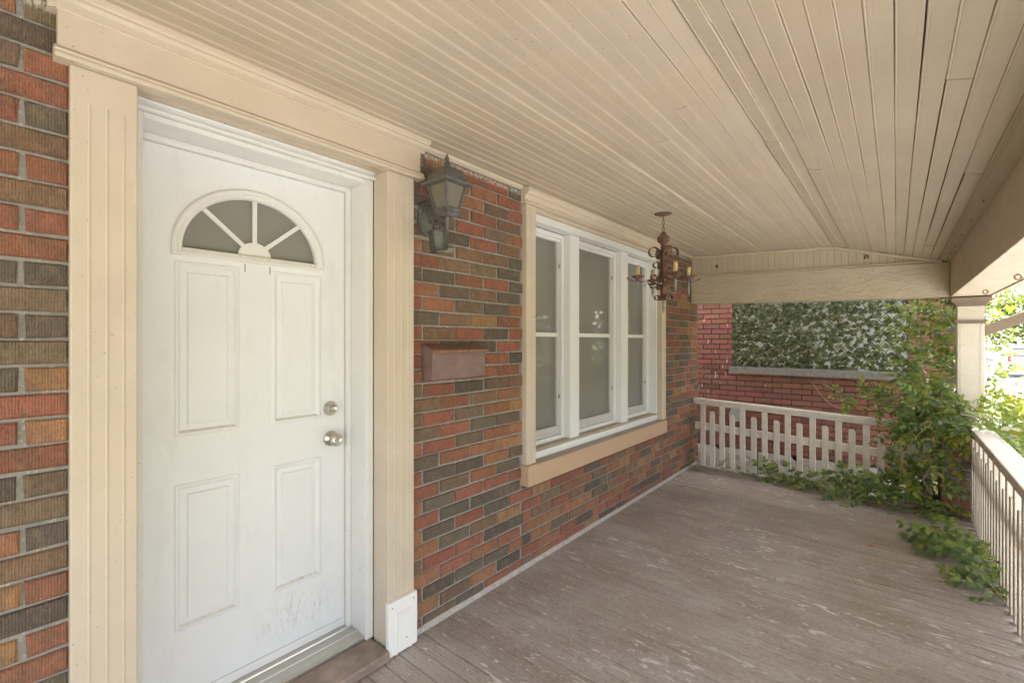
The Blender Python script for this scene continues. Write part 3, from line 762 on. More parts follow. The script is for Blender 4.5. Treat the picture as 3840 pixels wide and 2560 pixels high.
for i in range(36):
    ya = -.004 - i * PW; yb = ya - PW + .0016
    if ya < -2.04: break
    zb = lambda q: 2.131 - .0256 * (-q)
    if ceil_z(yb) - zb(yb) < .004: break
    MB().hexa([(5.206, yb, zb(yb)), (5.22, yb, zb(yb)), (5.22, ya, zb(ya)), (5.206, ya, zb(ya)), (5.206, yb, ceil_z(yb)), (5.22, yb, ceil_z(yb)), (5.22, ya, ceil_z(ya)), (5.206, ya, ceil_z(ya))]).build('gable_board', m_ceiling, roof, .0012, seg=1)
box('gable_back', (5.23, -2.06, 2.0), (5.27, .0, 2.40), m_dark, roof, 0)
def strip(ya, yb):
    za, zb = ceil_z(ya) - .0015, ceil_z(yb) - .0015
    MB().hexa([(5.178, yb, zb - .020), (5.2055, yb, zb - .026), (5.2055, ya, za - .026), (5.178, ya, za - .020), (5.178, yb, zb), (5.2055, yb, zb), (5.2055, ya, za), (5.178, ya, za)]).build('gable_moulding', m_cream, roof, .004)
strip(-.004, KY); strip(KY - .001, -2.05)
for x0, x1 in ((-1.58, .127), (1.393, 2.165), (4.413, 5.188)):
    MB().prism([(.0, 2.332), (-.008, 2.332), (-.013, 2.336), (-.019, 2.338), (-.026, 2.346), (-.027, 2.3535), (.0, 2.3535)], 'x', x0, x1).build('wall_moulding', m_cream, roof)
for k, x in enumerate((4.95, 4.72, 4.38, 3.95, 3.5, 3.05)):      # bent nails in the edge moulding
    MB().tube([(x, -2.072, 2.068), (x - .012, -2.070, 2.056), (x - .034, -2.066 - .004 * (k % 2), 2.052), (x - .05, -2.064, 2.055)], .0016, 5).build('bent_nail', m_rustedge, roof)
# eave: ribbed soffit, fascia, gutter
m_soffit = plain('pale_soffit_metal', (0.62, 0.60, 0.55), 0.5, 0, 0.05)
def soz(y): return 1.895 + .36 * (y + 2.35)
y = -2.348
while y > -2.76:
    MB().hexa([(RX0, y - .046, soz(y - .046)), (5.6, y - .046, soz(y - .046)), (5.6, y, soz(y)), (RX0, y, soz(y)),
               (RX0, y - .046, soz(y - .046) + .006), (5.6, y - .046, soz(y - .046) + .006), (5.6, y, soz(y) + .006), (RX0, y, soz(y) + .006)]).build('soffit_slat', m_soffit, roof, .001, seg=1)
    y -= .05
box('soffit_edge', (5.43, -2.36, 1.90), (5.45, -2.10, 2.35), m_soffit, roof, 0)
MB().prism([(-2.775, 1.74), (-2.80, 1.74), (-2.80, 1.90), (-2.775, 1.90)], 'x', RX0, 5.62).build('fascia', m_taupe, roof, .001)
MB().prism([(-2.802, 1.76), (-2.90, 1.76), (-2.925, 1.80), (-2.925, 1.87), (-2.915, 1.87), (-2.915, 1.805), (-2.895, 1.77), (-2.81, 1.77), (-2.81, 1.88), (-2.802, 1.88)], 'x', RX0, 5.62).build('gutter', m_taupe, roof)
def ring_hook(x, y, z, r=.016, rot=0.0, vert=True):
    mb = MB()
    pts = []
    for k in range(19):
        a = 2 * math.pi * k / 18
        u, v_ = r * math.cos(a), r * math.sin(a)
        pts.append((x + u * math.cos(rot), y + u * math.sin(rot), z - r - .004 + v_))
    mb.tube(pts, .0034, 8)
    mb.tube([(x, y, z + .002), (x, y, z - .008)], .0045, 8)
    return mb.build('ring_hook', m_rustedge, roof, smooth=True)
ring_hook(3.64, -2.262, 1.770, .0135, R(-75)); ring_hook(4.60, -2.240, 1.770, .0135, R(-75))
def gable_hook(y, z, kind):
    mb = MB()
    if kind: mb.tube([(5.204, y - .012, z - .016), (5.196, y - .012, z + .006), (5.194, y, z + .014), (5.196, y + .012, z + .006), (5.204, y + .012, z - .016)], .0055, 8)
    else:
        mb.tube([(5.196, y + .006 * math.cos(a), z + .015 * math.sin(a)) for a in [2 * math.pi * k / 14 for k in range(15)]], .005, 8)
    return mb.build('hook', m_dark, roof, smooth=True)
gable_hook(-.275, 2.215, 0); gable_hook(-1.555, 2.165, 1)

# downspout running back from the gutter to the column
ds = thing('downspout', 'brown ribbed downspout slanting from gutter to porch column', 'downspout', (5.50, -2.265, -.6))
def ribbed(p0, p1, name):
    p0, p1 = Vector(p0), Vector(p1); d = (p1 - p0).normalized(); up = Vector((1, 0, 0)); q = d.cross(up).normalized()
    prof = []; hw, ht = .040, .026
    for k in range(17):
        u = -hw + 2 * hw * k / 16; prof.append((u, -ht - (.003 if k % 2 else 0)))
    for k in range(17):
        u = hw - 2 * hw * k / 16; prof.append((u, ht + (.003 if k % 2 else 0)))
    v = [p0 + q * a + up * b_ for a, b_ in prof] + [p1 + q * a + up * b_ for a, b_ in prof]
    m = len(prof); o = ds.location
    return MB().add([x - o for x in v], [(i, (i + 1) % m, m + (i + 1) % m, m + i) for i in range(m)] + [tuple(range(m)), tuple(range(m, 2 * m))]).build(name, m_taupe, ds)
ribbed((5.50, -2.88, 1.763), (5.50, -2.262, 1.460), 'slanting_pipe')
ribbed((5.50, -2.265, 1.480), (5.50, -2.265, -.60), 'vertical_pipe')

# ================================================================== COLUMN ON BRICK PIER
colm = thing('porch_column', 'square cream wooden porch column with taupe mouldings wrapped in vine', 'column', (5.28, -2.22, .775))
def cbox(name, hw, z0, z1, mat, bev=.003):
    o = colm.location
    return box(name, (-hw, -hw, z0 - o.z), (hw, hw, z1 - o.z), mat, colm, bev)
cbox('shaft', .078, .776, 1.690, m_column, .004)
cbox('neck_moulding', .088, 1.548, 1.562, m_taupe); cbox('neck_moulding', .094, 1.5622, 1.576, m_taupe)
cbox('capital', .090, 1.690, 1.706, m_taupe); cbox('capital', .102, 1.7062, 1.722, m_taupe); cbox('capital', .118, 1.7222, 1.7605, m_taupe)
cbox('base_block', .096, .776, .86, m_column)
for s in (-.058, .058):
    o = colm.location
    box('edge_strip', (-.0805, s - .004, .87 - o.z), (-.0782, s + .004, 1.546 - o.z), m_column, colm, .001)
pier = thing('brick_pier', 'short red and brown brick pier under the vine covered column', 'pier', (5.28, -2.26, -.7))
PX0, PX1, PY0, PY1 = 5.06, 5.455, -2.50, -2.035
MB().box((PX0 + .009, PY0 + .009, -.70), (PX1 - .009, PY1 - .009, .695)).mesh('x', m_mortar)
o = MB().box((PX0 + .009 - 5.28, PY0 + .009 + 2.26, .0), (PX1 - .075 - 5.28, PY1 - .009 + 2.26, 1.395)).build('mortar', m_mortar, pier)
rng = random.Random(21)
pv = [MB().add(*brick_verts(.204, .060, .09, rng)).mesh('brick', m_brick) for _ in range(4)]
ph = [MB().add(*brick_verts(.095, .060, .09, rng)).mesh('brick', m_brick) for _ in range(3)]
for c in range(19):
    z = .04 + c * .0722
    for face in (0, 1):      # face 0 looks to -X, face 1 to +Y
        lng = PY1 - PY0 if face == 0 else PX1 - PX0
        parts = [(.10, 0), (.325, 1)] if (c + face) % 2 == 0 else [(.05, 2), (.21, 1), (.375, 1)]
        u = 0.0; off = (0 if (c + face) % 2 == 0 else .108); x = -off
        while x < lng - .02:
            a, b_ = max(x, 0), min(x + .215, lng)
            if b_ - a > .03:
                wb = b_ - a - .011; me, bw = (pv[rng.randrange(4)], .204) if wb > .15 else (ph[rng.randrange(3)], .095)
                mid = (a + b_) / 2
                if face == 0: inst('brick', me, pier, (PX0 - 5.28, PY1 - mid + 2.26, z), (0, 0, R(-90)), (wb / bw, 1, 1), pick(rng))
                else: inst('brick', me, pier, (PX0 + mid - 5.28, PY1 + 2.26, z), (0, 0, R(180)), (wb / bw, 1, 1), pick(rng))
            x += .215
box('pier_cap', (PX0 - .03 - 5.28, PY0 - .03 + 2.26, 1.3955), (PX1 + .03 - 5.28, PY1 + .03 + 2.26, 1.4745), m_column, pier, .006)

# ================================================================== RAILINGS
fr = thing('picket_railing', 'peeling cream picket railing across the far end of the porch', 'railing', (5.30, -1.0, 0))
def ry(y): return .762 - .0375 * (-y)        # top of the end rail
def rbar(name, x0, x1, ya, yb, f0, f1, mat, bev=.004):
    return MB().hexa([(x0 - 5.30, yb + 1, f0(yb)), (x1 - 5.30, yb + 1, f0(yb)), (x1 - 5.30, ya + 1, f0(ya)), (x0 - 5.30, ya + 1, f0(ya)),
                      (x0 - 5.30, yb + 1, f1(yb)), (x1 - 5.30, yb + 1, f1(yb)), (x1 - 5.30, ya + 1, f1(ya)), (x0 - 5.30, ya + 1, f1(ya))]).build(name, mat, fr, bev)
rbar('top_rail', 5.262, 5.375, -.0015, -2.033, lambda y: ry(y) - .034, ry, m_railh)
rbar('top_rail_moulding', 5.270, 5.36, -.0015, -2.033, lambda y: ry(y) - .062, lambda y: ry(y) - .0345, m_railh, .006)
rbar('lower_rail', 5.306, 5.345, -.006, -2.033, lambda y: ry(y) - .345, lambda y: ry(y) - .272, m_rail)
rng = random.Random(31)
for i in range(19):
    yc = -.0965 - i * .1037 + rng.uniform(-.003, .003); hw = .0255
    bot = .012 + rng.uniform(-.006, .008)
    x0, x1 = -.020 + rng.uniform(-.002, .002), .0055
    mb = MB()
    if i % 2 == 0:
        zt = ry(yc) - .0625
        mb.hexa([(x0, yc - hw + 1, bot), (x1, yc - hw + 1, bot), (x1, yc + hw + 1, bot), (x0, yc + hw + 1, bot), (x0, yc - hw + 1, zt), (x1, yc - hw + 1, zt), (x1, yc + hw + 1, zt), (x0, yc + hw + 1, zt)])
    else:
        zt = ry(yc) - .128 + rng.uniform(-.006, .006)
        prof = [(yc - hw + 1, bot), (yc + hw + 1, bot), (yc + hw + 1, zt - .004), (yc + hw - .006 + 1, zt), (yc - hw + .014 + 1, zt), (yc - hw + 1, zt - .02)]
        mb.prism(prof, 'x', x0, x1)
    p = mb.build('picket', m_rail, fr, .003)
    p.rotation_euler = (rng.uniform(-.006, .006), 0, 0)
sr = thing('picket_railing', 'peeling cream picket railing along the street side of the porch', 'railing', (3.2, -2.2, 0))
def srbox(name, a, b_, mat, bev=.004): return box(name, (a[0] - 3.2, a[1] + 2.2, a[2]), (b_[0] - 3.2, b_[1] + 2.2, b_[2]), mat, sr, bev)
srbox('top_rail', (1.2, -2.305, .715), (5.057, -2.186, .756), m_railh, .006)
srbox('top_rail_moulding', (1.2, -2.29, .685), (5.057, -2.198, .7148), m_railh, .005)
srbox('lower_rail', (1.2, -2.27, .40), (5.057, -2.231, .475), m_rail)
x = 5.01; i = 0
while x > 1.25:
    hw = .0255; zt = .6845 if i % 2 == 0 else .60 + rng.uniform(-.008, .008); bot = .006 + rng.uniform(-.003, .004)
    mb = MB()
    if i % 2 == 0: mb.box((x - hw - 3.2, -2.2305 + 2.2, bot), (x + hw - 3.2, -2.207 + 2.2, zt))
    else: mb.prism([(x - hw - 3.2, bot), (x + hw - 3.2, bot), (x + hw - 3.2, zt - .018), (x + hw - .012 - 3.2, zt), (x - hw + .004 - 3.2, zt), (x - hw - 3.2, zt - .004)], 'y', -2.2305 + 2.2, -2.207 + 2.2)
    mb.build('picket', m_rail, sr, .003)
    x -= .1037; i += 1

# ================================================================== WALL LANTERN, LOCK BOX, MAILBOX
lan = thing('wall_lantern', 'weathered black coach lantern on the brick beside the door', 'lantern', (1.43, 0, 1.985))
LYC = -.165
def sq(prof, cy_, n=4):
    """square-section lathe"""
    v = []; f = []
    for h, z in prof:
        v += [(-h, cy_ - h, z), (h, cy_ - h, z), (h, cy_ + h, z), (-h, cy_ + h, z)]
    for i in range(len(prof) - 1):
        for k in range(4): f.append((i * 4 + k, i * 4 + (k + 1) % 4, i * 4 + 4 + (k + 1) % 4, i * 4 + 4 + k))
    f.append((3, 2, 1, 0)); m = len(prof) * 4; f.append((m - 4, m - 3, m - 2, m - 1))
    return MB().add(v, f)
sq([(.066, .158), (.092, .164), (.095, .172), (.084, .178), (.074, .181), (.0735, .196), (.067, .217), (.056, .236), (.040, .250), (.026, .255)], LYC).build('lantern_roof', m_lantern, lan, .002)
MB().lathe([(.030, .253), (.026, .259), (.014, .262), (.010, .268), (.012, .274), (.016, .277), (.012, .281), (.007, .286), (.011, .298), (.011, .308), (.006, .322), (0, .332)], (0, LYC, 0), 'z', 16).build('finial', m_lantern, lan, smooth=True)
TH, BH, TZ, BZ = .066, .042, .158, .036
for sx, sy in ((-1, -1), (1, -1), (1, 1), (-1, 1)):
    MB().tube([(sx * TH, LYC + sy * TH, TZ), (sx * BH, LYC + sy * BH, BZ)], .0075, 6).build('cage_bar', m_lantern, lan)
for k in range(4):
    c = [(-1, -1), (1, -1), (1, 1), (-1, 1)]; a, b_ = c[k], c[(k + 1) % 4]
    t_, u_ = TH - .003, BH - .003
    MB().add([(a[0] * u_, LYC + a[1] * u_, BZ), (b_[0] * u_, LYC + b_[1] * u_, BZ), (b_[0] * t_, LYC + b_[1] * t_, TZ), (a[0] * t_, LYC + a[1] * t_, TZ)], [(0, 1, 2, 3)]).build('pane', m_lampglass, lan)
sq([(.048, .046), (.049, .036), (.044, .030), (.045, .022), (.038, .016), (.033, .006), (.026, .0)], LYC).build('lantern_base', m_lantern, lan, .0015)
MB().lathe([(.013, .004), (.013, -.018), (.010, -.022), (.010, -.040), (.012, -.046), (.008, -.056), (.008, -.080), (.004, -.086), (0, -.086)], (0, LYC, 0), 'z', 14).build('stem', m_lantern, lan, smooth=True)
MB().tube([(0, -.02, .005), (0, -.06, -.004), (0, -.11, -.022), (0, -.15, -.030), (0, LYC, -.022)], [.013, .010, .009, .009, .010], 10).build('arm', m_lantern, lan, smooth=True)
bp = MB(); n = 10; v = []
for sc_, yy in ((1.0, -.001), (1.0, -.012), (.93, -.017), (.80, -.018), (.72, -.026), (.45, -.036), (.15, -.040)):
    for k in range(n):
        a = 2 * math.pi * (k + .5) / n; v.append((.062 * sc_ * math.cos(a), yy, .02 + .098 * sc_ * math.sin(a)))
f = [(i * n + k, i * n + (k + 1) % n, i * n + n + (k + 1) % n, i * n + n + k) for i in range(6) for k in range(n)] + [tuple(range(6 * n, 7 * n))]
bp.add(v, f).build('backplate', m_lantern, lan, .0015)
lan.scale = (.9, .94, .9)
MB().lathe([(.010, .055), (.010, .085), (.024, .092), (.026, .115), (.018, .140), (0, .146)], (0, LYC, 0), 'z', 14).build('bulb', plain('bulb_white', (.7, .68, .6), .3), lan, smooth=True)
tag(MB().box((1.345, .0003, 1.90), (1.46, .0075, 2.10)).build('mortar_patch', m_mortar, wall))

lk = thing('key_lock_box', 'small dark key lock box hanging open from the lantern arm', 'lock box', (1.376, -.160, 1.812))
lk.rotation_euler = (0, R(-6), R(-14))
hw, dp, hh = .036, .034, .104
mb = MB(); mb.box((-hw, -dp + .012, 0), (hw, .012, hh))
shell = MB()
prof = []
for cxx, czz, a0 in ((hw - .012, hh - .012, 0), (-hw + .012, hh - .012, 90), (-hw + .012, .012, 180), (hw - .012, .012, 270)):
    for k in range(5): prof.append((cxx + .012 * math.cos(R(a0 + k * 22.5)), czz + .012 * math.sin(R(a0 + k * 22.5))))
m = len(prof)
inn = [(x * .80, hh / 2 + (z - hh / 2) * .86) for x, z in prof]
v = [(x, .014, z) for x, z in prof] + [(x, -.026, z) for x, z in prof] + [(x, -.026, z) for x, z in inn] + [(x, -.004, z) for x, z in inn]
f = [tuple(range(m))]
for j in range(3): f += [(j * m + i, j * m + (i + 1) % m, (j + 1) * m + (i + 1) % m, (j + 1) * m + i) for i in range(m)]
shell.add(v, f); shell.m = [0] * (1 + 2 * m) + [1] * m
shell.build('shell', [m_lockdark, m_lockgrey], lk, .001)
MB().add([(x, -.005, z) for x, z in inn], [tuple(range(m))]).build('inner_plate', m_lockgrey, lk)
for px, pz in ((-.016, .075), (-.020, .055), (-.016, .025), (.004, .082), (.018, .04)):
    MB().lathe([(.0025, -.0062), (0, -.0062)], (px, 0, pz), 'y', 8).build('pin_hole', m_dark, lk)
MB().tube([(-.016, .0, hh - .004), (-.016, .0, hh + .045), (-.010, .0, hh + .062), (.004, .0, hh + .066), (.016, .0, hh + .056), (.018, .0, hh + .03), (.018, .0, hh - .004)], .0045, 8).build('shackle', m_lockdark, lk, smooth=True)
lid = sub('lid', lk)
MB().hexa([(-.028, -.030, -.004), (.028, -.030, -.004), (.026, -.105, -.014), (-.024, -.105, -.014), (-.028, -.030, .004), (.028, -.030, .004), (.026, -.105, -.004), (-.024, -.105, -.004)]).build('lid_tray', m_lockgrey, lid, .002)
for k in range(4): box('code_wheel', (.004 + k * .006, -.092 + k * .001, -.004), (.0085 + k * .006, -.074, .006), m_alu, lid, .001)

mbx = thing('mailbox', 'brown metal wall mailbox with sloping lid under the lantern', 'mailbox', (1.405, 0, 1.215))
MB().prism([(-.002, .0), (-.078, .002), (-.082, .010), (-.084, .144), (-.002, .172)], 'x', .0, .362).build('body', m_mail, mbx, .005)
MB().prism([(-.002, .1735), (-.088, .1455), (-.092, .1405), (-.092, .134), (-.095, .134), (-.096, .145), (-.091, .1505), (-.002, .181)], 'x', -.006, .368).build('lid', m_mail, mbx, .0015)
MB().prism([(-.0905, .1425), (-.0955, .1335), (-.0975, .1345), (-.0965, .1465), (-.0925, .1515)], 'x', -.0065, .3685).build('lid_lip', m_rustedge, mbx)

# ================================================================== CHANDELIER
CHX, CHY = 3.235, -.468
CHZ = ceil_z(CHY)
ch = thing('chandelier', 'rusty iron scroll chandelier with four candle sleeves hanging from ceiling', 'chandelier', (CHX, CHY, CHZ))
MB().lathe([(.0, -.020), (.012, -.019), (.030, -.014), (.052, -.006), (.064, -.002), (.064, .001), (0, .001)], (0, 0, 0), 'z', 28).build('canopy', m_rust, ch, smooth=True)
for k, zc in enumerate((-.036, -.062, -.088, -.112)):
    pts = []
    for q in range(13):
        a = 2 * math.pi * q / 12; u, v_ = .0085 * math.cos(a), .0165 * math.sin(a)
        pts.append((u * math.cos(R(40 + 90 * (k % 2))), u * math.sin(R(40 + 90 * (k % 2))), zc + v_))
    MB().tube(pts, .0022, 6).build('chain_link', m_rust, ch, smooth=True)
Zt = -.130
MB().lathe([(.004, Zt + .002), (.012, Zt - .002), (.020, Zt - .014), (.026, Zt - .026), (.026, Zt - .030)], (0, 0, 0), 'z', 8, start=R(22)).build('bell_cap', m_rust, ch)
MB().lathe([(.026, Zt - .028), (.042, Zt - .036), (.042, Zt - .072), (.028, Zt - .082), (.020, Zt - .092), (.019, Zt - .125), (.026, Zt - .130), (.026, Zt - .136), (.014, Zt - .138)], (0, 0, 0), 'z', 8, start=R(22)).build('hexagonal_block', m_rust, ch)
for k in range(8):
    a = R(22 + 22.5 + 45 * k); d = Vector((math.cos(a), math.sin(a), 0)); q = Vector((-d.y, d.x, 0)); c0 = d * .0398 + Vector((0, 0, Zt - .054))
    MB().add([c0 + q * .011, c0 + Vector((0, 0, .012)), c0 - q * .011, c0 - Vector((0, 0, .012)), c0 + d * .006], [(0, 1, 4), (1, 2, 4), (2, 3, 4), (3, 0, 4)]).build('diamond_stud', m_rust, ch)
ZA = Zt - .360              # level of the arms
ZB = Zt - .500              # bottom boss
MB().lathe([(.009, Zt - .13), (.009, ZA), (.011, ZA - .004), (.009, ZA - .008), (.009, ZB + .02)], (0, 0, 0), 'z', 10).build('stem', m_rust, ch, smooth=True)
MB().lathe([(.012, ZB + .028), (.030, ZB + .022), (.034, ZB + .014), (.028, ZB + .004), (.018, ZB), (0, ZB)], (0, 0, 0), 'z', 8).build('bottom_boss', m_rust, ch)
FIN = [(.005, .002), (.006, -.010), (.013, -.016), (.006, -.021), (.010, -.028), (.006, -.034), (.0095, -.046), (.0085, -.062), (.004, -.078), (.0055, -.083), (0, -.092)]
MB().lathe([(r, z + ZB) for r, z in FIN], (0, 0, 0), 'z', 10).build('pendant_drop', m_patina, ch, smooth=True)
def spiral(c, r0, r1, a0, a1, n=14):
    return [(c[0] + (r0 + (r1 - r0) * k / n) * math.cos(R(a0 + (a1 - a0) * k / n)), c[1] + (r0 + (r1 - r0) * k / n) * math.sin(R(a0 + (a1 - a0) * k / n))) for k in range(n + 1)]
def bez(p0, p1, p2, p3, n=8):
    o = []
    for k in range(1, n):
        t = k / n; u = 1 - t
        o.append((u**3*p0[0]+3*u*u*t*p1[0]+3*u*t*t*p2[0]+t**3*p3[0], u**3*p0[1]+3*u*u*t*p1[1]+3*u*t*t*p2[1]+t**3*p3[1]))
    return o
def strap(path, ang, width, name):
    d = Vector((math.cos(ang), math.sin(ang), 0)); q = Vector((-d.y, d.x, 0))
    pts = [d * r + Vector((0, 0, z)) for r, z in path]; nr = []
    for i in range(len(pts)):
        tt = (pts[min(i + 1, len(pts) - 1)] - pts[max(i - 1, 0)]).normalized(); nr.append(tt.cross(q))
    o = MB().ribbon(pts, nr, q, width, .003).build(name, m_rust, ch)
    return o
# arms: right-hand arm 26 degrees behind the picture plane
base_ang = R(YAW - 18.4 - 90) + R(24)
zT = Zt - .128
for k in range(4):
    a = base_ang + k * math.pi / 2; a2 = a + math.pi / 4 * 0
    # upper scroll: outer curl at the top, down the stem, out again to a curl above the arm
    up = spiral((.074, zT - .024), .030, .038, -175, 85, 20)
    up += bez(up[-1], (.034, zT + .016), (.020, zT - .03), (.020, zT - .07), 8) + [(.020, zT - .08)]
    up += bez((.020, zT - .08), (.019, zT - .16), (.030, zT - .222), (.070, zT - .226), 9)
    up += spiral((.074, zT - .204), .022, .017, -90, 165, 14)
    strap(up, a, .030, 'upper_scroll')
    md = spiral((.056, zT - .116), .019, .022, -165, 100, 14) + bez((.05, zT - .094), (.034, zT - .095), (.020, zT - .12), (.018, zT - .15), 6)
    strap(md, a, .026, 'middle_scroll')
    lo = spiral((.078, ZA - .034), .018, .022, -170, 90, 14) + bez((.078, ZA - .012), (.045, ZA - .012), (.018, ZA - .045), (.017, ZA - .075), 8)
    lo += bez((.017, ZA - .075), (.016, ZA - .118), (.028, ZA - .134), (.046, ZA - .135), 7) + spiral((.050, ZA - .116), .019, .014, -90, 150, 12)
    strap(lo, a, .028, 'lower_scroll')
    # arm with upturned tip
    arm = [(.012, ZA), (.08, ZA - .002), (.16, ZA - .004), (.205, ZA - .003), (.235, ZA + .002), (.258, ZA + .010), (.274, ZA + .022)]
    strap(arm, a, .022, 'arm')
    d = Vector((math.cos(a), math.sin(a), 0)) * .192
    c0 = (d.x, d.y, 0)
    MB().lathe([(.006, ZA - .002), (.013, ZA + .002), (.011, ZA + .012), (.018, ZA + .018), (.034, ZA + .024), (.042, ZA + .034), (.046, ZA + .036), (.040, ZA + .031), (.012, ZA + .027), (0, ZA + .027)], c0, 'z', 18).build('drip_pan', m_rust, ch, smooth=True)
    tilt = MB().lathe([(.0145, ZA + .027), (.0148, ZA + .085), (.0135, ZA + .112), (.011, ZA + .110), (0, ZA + .108)], c0, 'z', 14).build('candle_sleeve', m_candle, ch, smooth=True)
    MB().lathe([(r, z + ZA - .004) for r, z in FIN], c0, 'z', 10).build('pendant_drop', m_patina, ch, smooth=True)

# ================================================================== NEIGHBOUR: brick porch with opening
nb = thing('neighbour_porch', 'smooth red brick side wall of the neighbouring porch with concrete sill', 'porch', (6.5, -1.0, GZ))
NX = 6.5
nw = sub('wall', nb)
def nbx(p): return (p[0] - NX, p[1] + 1.0, p[2] - GZ)
def nbox(name, a, b_, mat, par, bev=0.0): return box(name, nbx(a), nbx(b_), mat, par, bev)
OPY0, OPY1 = -1.86, -.094        # opening
nmb = MB()
for a, b_ in (((NX + .012, -2.34, .0), (NX + .2, 1.6, .985)), ((NX + .012, OPY1, .985), (NX + .2, 1.6, 2.9)), ((NX + .012, -2.34, .985), (NX + .2, OPY0, 2.9)), ((NX + .012, OPY0, 2.15), (NX + .2, OPY1, 2.9))):
    nmb.box(nbx(a), nbx(b_))
nmb.build('mortar', m_nmortar, nw)
rng = random.Random(77)
NC, NL = .0682, .2095
nv = {}
nlist = []
for c in range(44):
    z0 = .002 + c * NC
    off = -.148 if c % 2 else -.148 + NL / 2
    for k in range(-10, 14):
        a = off + k * NL + .0048; b_ = a + NL - .0096
        spans = [(a, b_)]
        if .985 - .02 < z0 < 2.15:
            spans = [(max(a, OPY1), b_), (a, min(b_, OPY0))]
        for a1, b1 in spans:
            a1, b1 = max(a1, -2.34), min(b1, 1.6)
            if b1 - a1 > .03: nlist.append((a1, b1, z0))
def nscore(q):
    p = project((NX, (q[0] + q[1]) / 2, q[2] + .03))
    vis = 2590 < p[0] < 3600 and 1110 < p[1] < 1800
    return (0 if vis else 1, abs(p[1] - 1400))
nlist.sort(key=nscore)
njo = MB(); nc = []
m_nbrickj = smooth_brick('smooth_red_brick_joined', True)
for i, (a, b_, z0) in enumerate(nlist):
    col = [x * rng.uniform(.85, 1.15) for x in (.265, .105, .083)]
    if rng.random() < .12: col = [x * .7 for x in col]
    wd = b_ - a; hh_ = NC - .0105
    if i < 300:
        key = (round(wd, 2), rng.randrange(3))
        if key not in nv: nv[key] = MB().add(*brick_verts(key[0], hh_, .09, rng, .002, .0008)).mesh('brick', m_nbrick)
        inst('brick', nv[key], nw, nbx((NX + rng.uniform(-.001, .001), (a + b_) / 2, z0 + NC / 2)), (0, 0, R(-90)), (wd / key[0], 1, 1), (*col, 1))
    else:
        v, f = brick_verts(wd, hh_, .09, rng, .002, .0008)
        njo.add([nbx((NX + y_, (a + b_) / 2 - x_, z_ + z0 + NC / 2)) for x_, y_, z_ in v], f); nc += [(*col, 1)] * len(f)
nj = njo.build('brickwork', m_nbrickj, nw); nj['kind'] = 'stuff'
at = nj.data.attributes.new('tint', 'FLOAT_COLOR', 'FACE'); at.data.foreach_set('color', [c for q in nc for c in q])
nbox('concrete_sill', (NX - .075, -1.925, .985), (NX + .22, -.075, 1.070), m_concrete, nb, .004)
# rock-faced foundation blocks
x = -2.6; k = 0
for row in range(2):
    y = -2.60 - .21 * row
    while y < 1.6:
        lng = .44; y1 = min(y + lng, 1.6); y0 = max(y, -2.34)
        if y1 - y0 > .08:
            zz0, zz1 = -.355 - .36 * row, -.004 - .36 * row; g = MB(); n1, n2 = 6, 5; v = []; f = []
            for iy in range(n1 + 1):
                for iz in range(n2 + 1):
                    u, w_ = iy / n1, iz / n2
                    edge = min(u, 1 - u, w_, 1 - w_) * 4
                    bulge = min(1, edge) * rng.uniform(.015, .05)
                    v.append(nbx((NX - .012 - bulge, y0 + .004 + (y1 - y0 - .008) * u, zz0 + .004 + (zz1 - zz0 - .008) * w_)))
            for iy in range(n1):
                for iz in range(n2): f.append((iy * (n2 + 1) + iz, (iy + 1) * (n2 + 1) + iz, (iy + 1) * (n2 + 1) + iz + 1, iy * (n2 + 1) + iz + 1))
            g.add(v, f).build('foundation_stone', m_rock, nb)
        y = y1 if y >= -2.6 else y + lng
nbox('foundation_core', (NX - .012, -2.34, GZ - .2), (NX + .2, 1.6, -.001), m_nmortar, nb)
nbox('porch_roof_slab', (NX - .35, -2.5, 2.905), (NX + 3.0, 1.6, 3.05), m_taupe, nb, .01)
vent = sub('vent_cover', nb)
MB().prism([(-.158 + .094 * math.cos(R(a)) + 1, .452 - GZ + .108 * math.sin(R(a))) for a in (90 - 36, 90 + 20, 180 - 12, 250, 290, 350)], 'x', -.055, -.001).build('vent_hood', plain('grey_vent_plastic', (.36, .36, .35), .5), vent, .006)
# white lap siding seen through the screen
sd_ = thing('white_siding_house', 'white lap sided house wall behind the artificial ivy screen', 'house', (8.9, -1.0, GZ))
m_siding = paint('white_siding', (0.37, 0.365, 0.355), 0.5, 0.03, gstr=0.03)
for k in range(34):
    z = .0 + k * .102
    MB().prism([(.0, z), (-.016, z), (-.004, z + .104), (.0, z + .104)], 'y', -.9, 4.2).build('siding_board', m_siding, sd_)
box('wall_core', (.0, -.9, 0), (.15, 4.2, 3.5), m_siding, sd_, 0)
box('corner_board', (-.03, -1.0, 0), (.15, -.9, 3.5), m_siding, sd_, .003)

